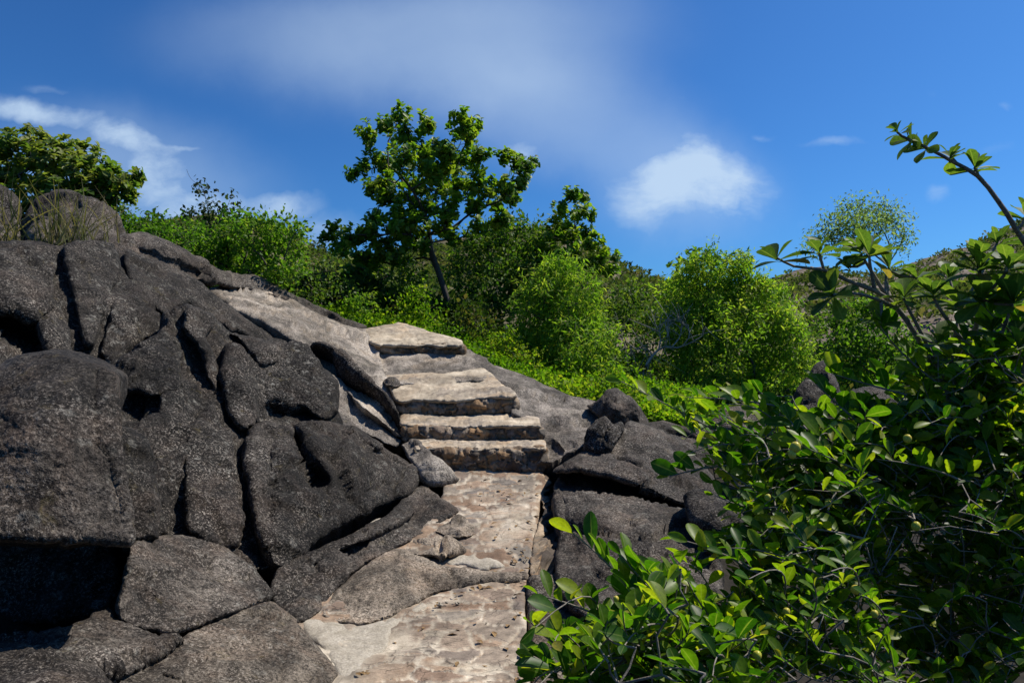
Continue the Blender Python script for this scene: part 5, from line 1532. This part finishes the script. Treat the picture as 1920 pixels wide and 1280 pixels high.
def rosette_tree():
    rng = np.random.default_rng(404)
    base = gpt(1890, 3.3)
    root = empty('rosette_tree', base)
    tag(root, 'smooth branched small tree with leaf rosettes at its branch tips at upper right', 'tree')
    Yb = 3.0
    B = lambda pts: resample3(np.array([P(a, b, y) for a, b, y in pts]), 20)
    limbs = [
        ([(1900, 900, 3.2), (1800, 790, 3.1), (1725, 640, 3.0), (1680, 575, 3.0), (1640, 545, 2.95), (1590, 528, 2.9), (1545, 507, 2.85), (1490, 500, 2.85), (1458, 484, 2.85)], .014, .0045),
        ([(1665, 560, 3.0), (1640, 520, 3.0), (1612, 475, 3.0)], .009, .005), ([(1640, 545, 2.95), (1632, 500, 2.9), (1630, 480, 2.9)], .008, .005), ([(1545, 507, 2.85), (1537, 475, 2.85)], .006, .005),
        ([(1680, 575, 3.0), (1615, 553, 2.85), (1560, 553, 2.8)], .008, .005), ([(1670, 560, 3.0), (1660, 520, 3.1), (1668, 505, 3.1)], .007, .005),
        ([(1920, 700, 2.75), (1945, 520, 2.6), (1905, 430, 2.5), (1870, 375, 2.45), (1833, 330, 2.4), (1790, 305, 2.4), (1735, 276, 2.4), (1690, 255, 2.4), (1680, 243, 2.4)], .010, .0035),
        ([(1833, 330, 2.4), (1828, 312, 2.4)], .006, .005), ([(1795, 308, 2.4), (1782, 292, 2.4)], .005, .004),
        ([(1800, 790, 3.1), (1820, 660, 3.0), (1840, 560, 2.9), (1835, 480, 2.85)], .015, .006), ([(1820, 660, 3.0), (1770, 590, 2.9), (1750, 555, 2.9)], .009, .005), ([(1760, 690, 3.05), (1720, 610, 2.95), (1695, 560, 2.9)], .009, .005),
        ([(1840, 560, 2.9), (1880, 520, 2.8), (1890, 500, 2.8)], .008, .005), ([(1850, 700, 3.0), (1880, 620, 2.8), (1900, 570, 2.75)], .009, .005), ([(1790, 760, 3.1), (1790, 640, 3.1), (1800, 580, 3.1)], .009, .005),
    ]
    paths = []
    for pts, r0, r1 in limbs:
        p = B(pts)
        p = p + np.stack([fbm(p * 6 + k * 9, 2, 60 + k) for k in range(3)], 1) * .006 * np.linspace(0, 1, len(p))[:, None]
        rr = np.linspace(r0, r1, len(p)) * (1 + .12 * vnoise(p * 40, 3))
        paths.append((p, rr))
    # px, py, Y, number of leaves, leaf length in px, axis tilt
    ros = [(1456, 484, 2.85, 7, 52, (-.3, 0, 1)), (1537, 472, 2.85, 9, 46, (-.1, 0, 1)), (1612, 470, 3.0, 11, 48, (-.2, 0, 1)), (1630, 476, 2.9, 13, 56, (.1, -.2, 1)), (1560, 552, 2.8, 12, 50, (-.5, -.3, .5)),
           (1668, 502, 3.1, 8, 40, (.2, 0, 1)), (1695, 555, 2.9, 12, 46, (-.1, 0, 1)), (1750, 550, 2.9, 13, 46, (0, 0, 1)), (1800, 572, 3.1, 12, 46, (0, 0, 1)), (1835, 476, 2.85, 9, 42, (.0, 0, 1)), (1838, 505, 2.85, 14, 56, (0, -.2, 1)),
           (1890, 500, 2.8, 12, 60, (.1, 0, 1)), (1900, 566, 2.75, 13, 60, (0, -.2, 1)), (1840, 560, 2.8, 12, 56, (-.1, -.3, .8)), (1682, 244, 2.4, 7, 30, (-.6, 0, 1)), (1705, 262, 2.4, 8, 34, (-.6, 0, .2)), (1732, 274, 2.4, 9, 34, (-.3, -.2, .3)),
           (1781, 292, 2.4, 8, 38, (0, 0, 1)), (1828, 312, 2.4, 10, 40, (0, 0, 1)), (1925, 405, 2.5, 7, 46, (.2, 0, 1)), (1760, 640, 2.9, 10, 46, (0, -.3, 1)), (1860, 620, 2.8, 11, 50, (0, -.3, 1)), (1720, 520, 3.1, 10, 40, (0, 0, 1)), (1655, 600, 2.9, 8, 46, (-.4, -.2, .8)),
           (1910, 650, 2.7, 11, 56, (0, -.3, 1)), (1780, 520, 3.2, 10, 40, (0, 0, 1)), (1870, 455, 3.2, 9, 44, (0, 0, 1)), (1590, 500, 3.0, 6, 40, (-.2, 0, .8))]
    gt = np.array([P(a, b, y) for a, b, y, *_ in ros])
    allp = np.concatenate([p for p, _ in paths])
    for g in gt:                                   # every rosette sits on its own twig
        j = int(np.argmin(np.linalg.norm(allp - g, axis=1) + 0.4 * np.maximum(0, allp[:, 2] - g[2])))
        if np.linalg.norm(allp[j] - g) > .015:
            paths.append((np.array([allp[j], (allp[j] + g) / 2 + np.array((0, 0, -.01)), g]), np.array((.007, .006, .005))))
    link('branches', tubes_mesh(paths, 7), M_TWIG, root)
    O, D, N, Ln, To = [], [], [], [], []
    for (px, py, Y, n, lp, ax) in ros:
        ax = np.array(ax, float)
        ax /= np.linalg.norm(ax)
        c = P(px, py, Y)
        L = lp / FPX * Y
        for i in range(n):
            az = i * 2.4 + rng.normal(0, .3)
            el = np.interp(i / n, (0, 1), (1.15, -.25)) + rng.normal(0, .15)
            e1 = np.cross(ax, (0.3, 1, .1))
            e1 /= np.linalg.norm(e1)
            e2 = np.cross(ax, e1)
            rad = math.cos(az) * e1 + math.sin(az) * e2
            d = rad * math.cos(el) + ax * math.sin(el)
            O.append(c - ax * .02 * i / n)
            D.append(d)
            N.append(ax * math.cos(el) - rad * math.sin(el) + rng.normal(0, .15, 3))
            Ln.append(L * rng.uniform(.8, 1.12) * (.7 if i < 2 else 1))
            To.append(rng.uniform(.1, .8) if el > -.1 or rng.uniform() > .25 else 1.0)
    link('leaves', leaves_mesh(T_OBOV, np.array(O), np.array(D), np.array(N), np.array(Ln) * 1.12, 1.3, np.array(To)), L_ROSETTE, root)


rosette_tree()
gravel()

GROUPS = {'boulder': 'loose granite boulders and stones', 'rock_slab': 'granite slabs along the path', 'rock_outcrop': 'dark outcrops left of the path', 'rock_ledge': 'rock ledges at the path edge',
          'ridge_rock': 'rocks along the ridge crest', 'low_shrub': 'low shrubs behind the rocks', 'dark_shrub': 'dark thickets under the trees', 'broadleaf_tree': 'broadleaf trees on the skyline',
          'feathery_shrub': 'feathery shrubs in the valley', 'slender_tree': 'slender skyline trees', 'fruiting_shrub': 'glossy leaved shrubs beside the path'}
for o in list(bpy.data.objects):
    if o.parent is None and 'label' in o and 'group' not in o and o.name.split('.')[0] in GROUPS:
        o['group'] = GROUPS[o.name.split('.')[0]]
    if '_w' in o:
        del o['_w']
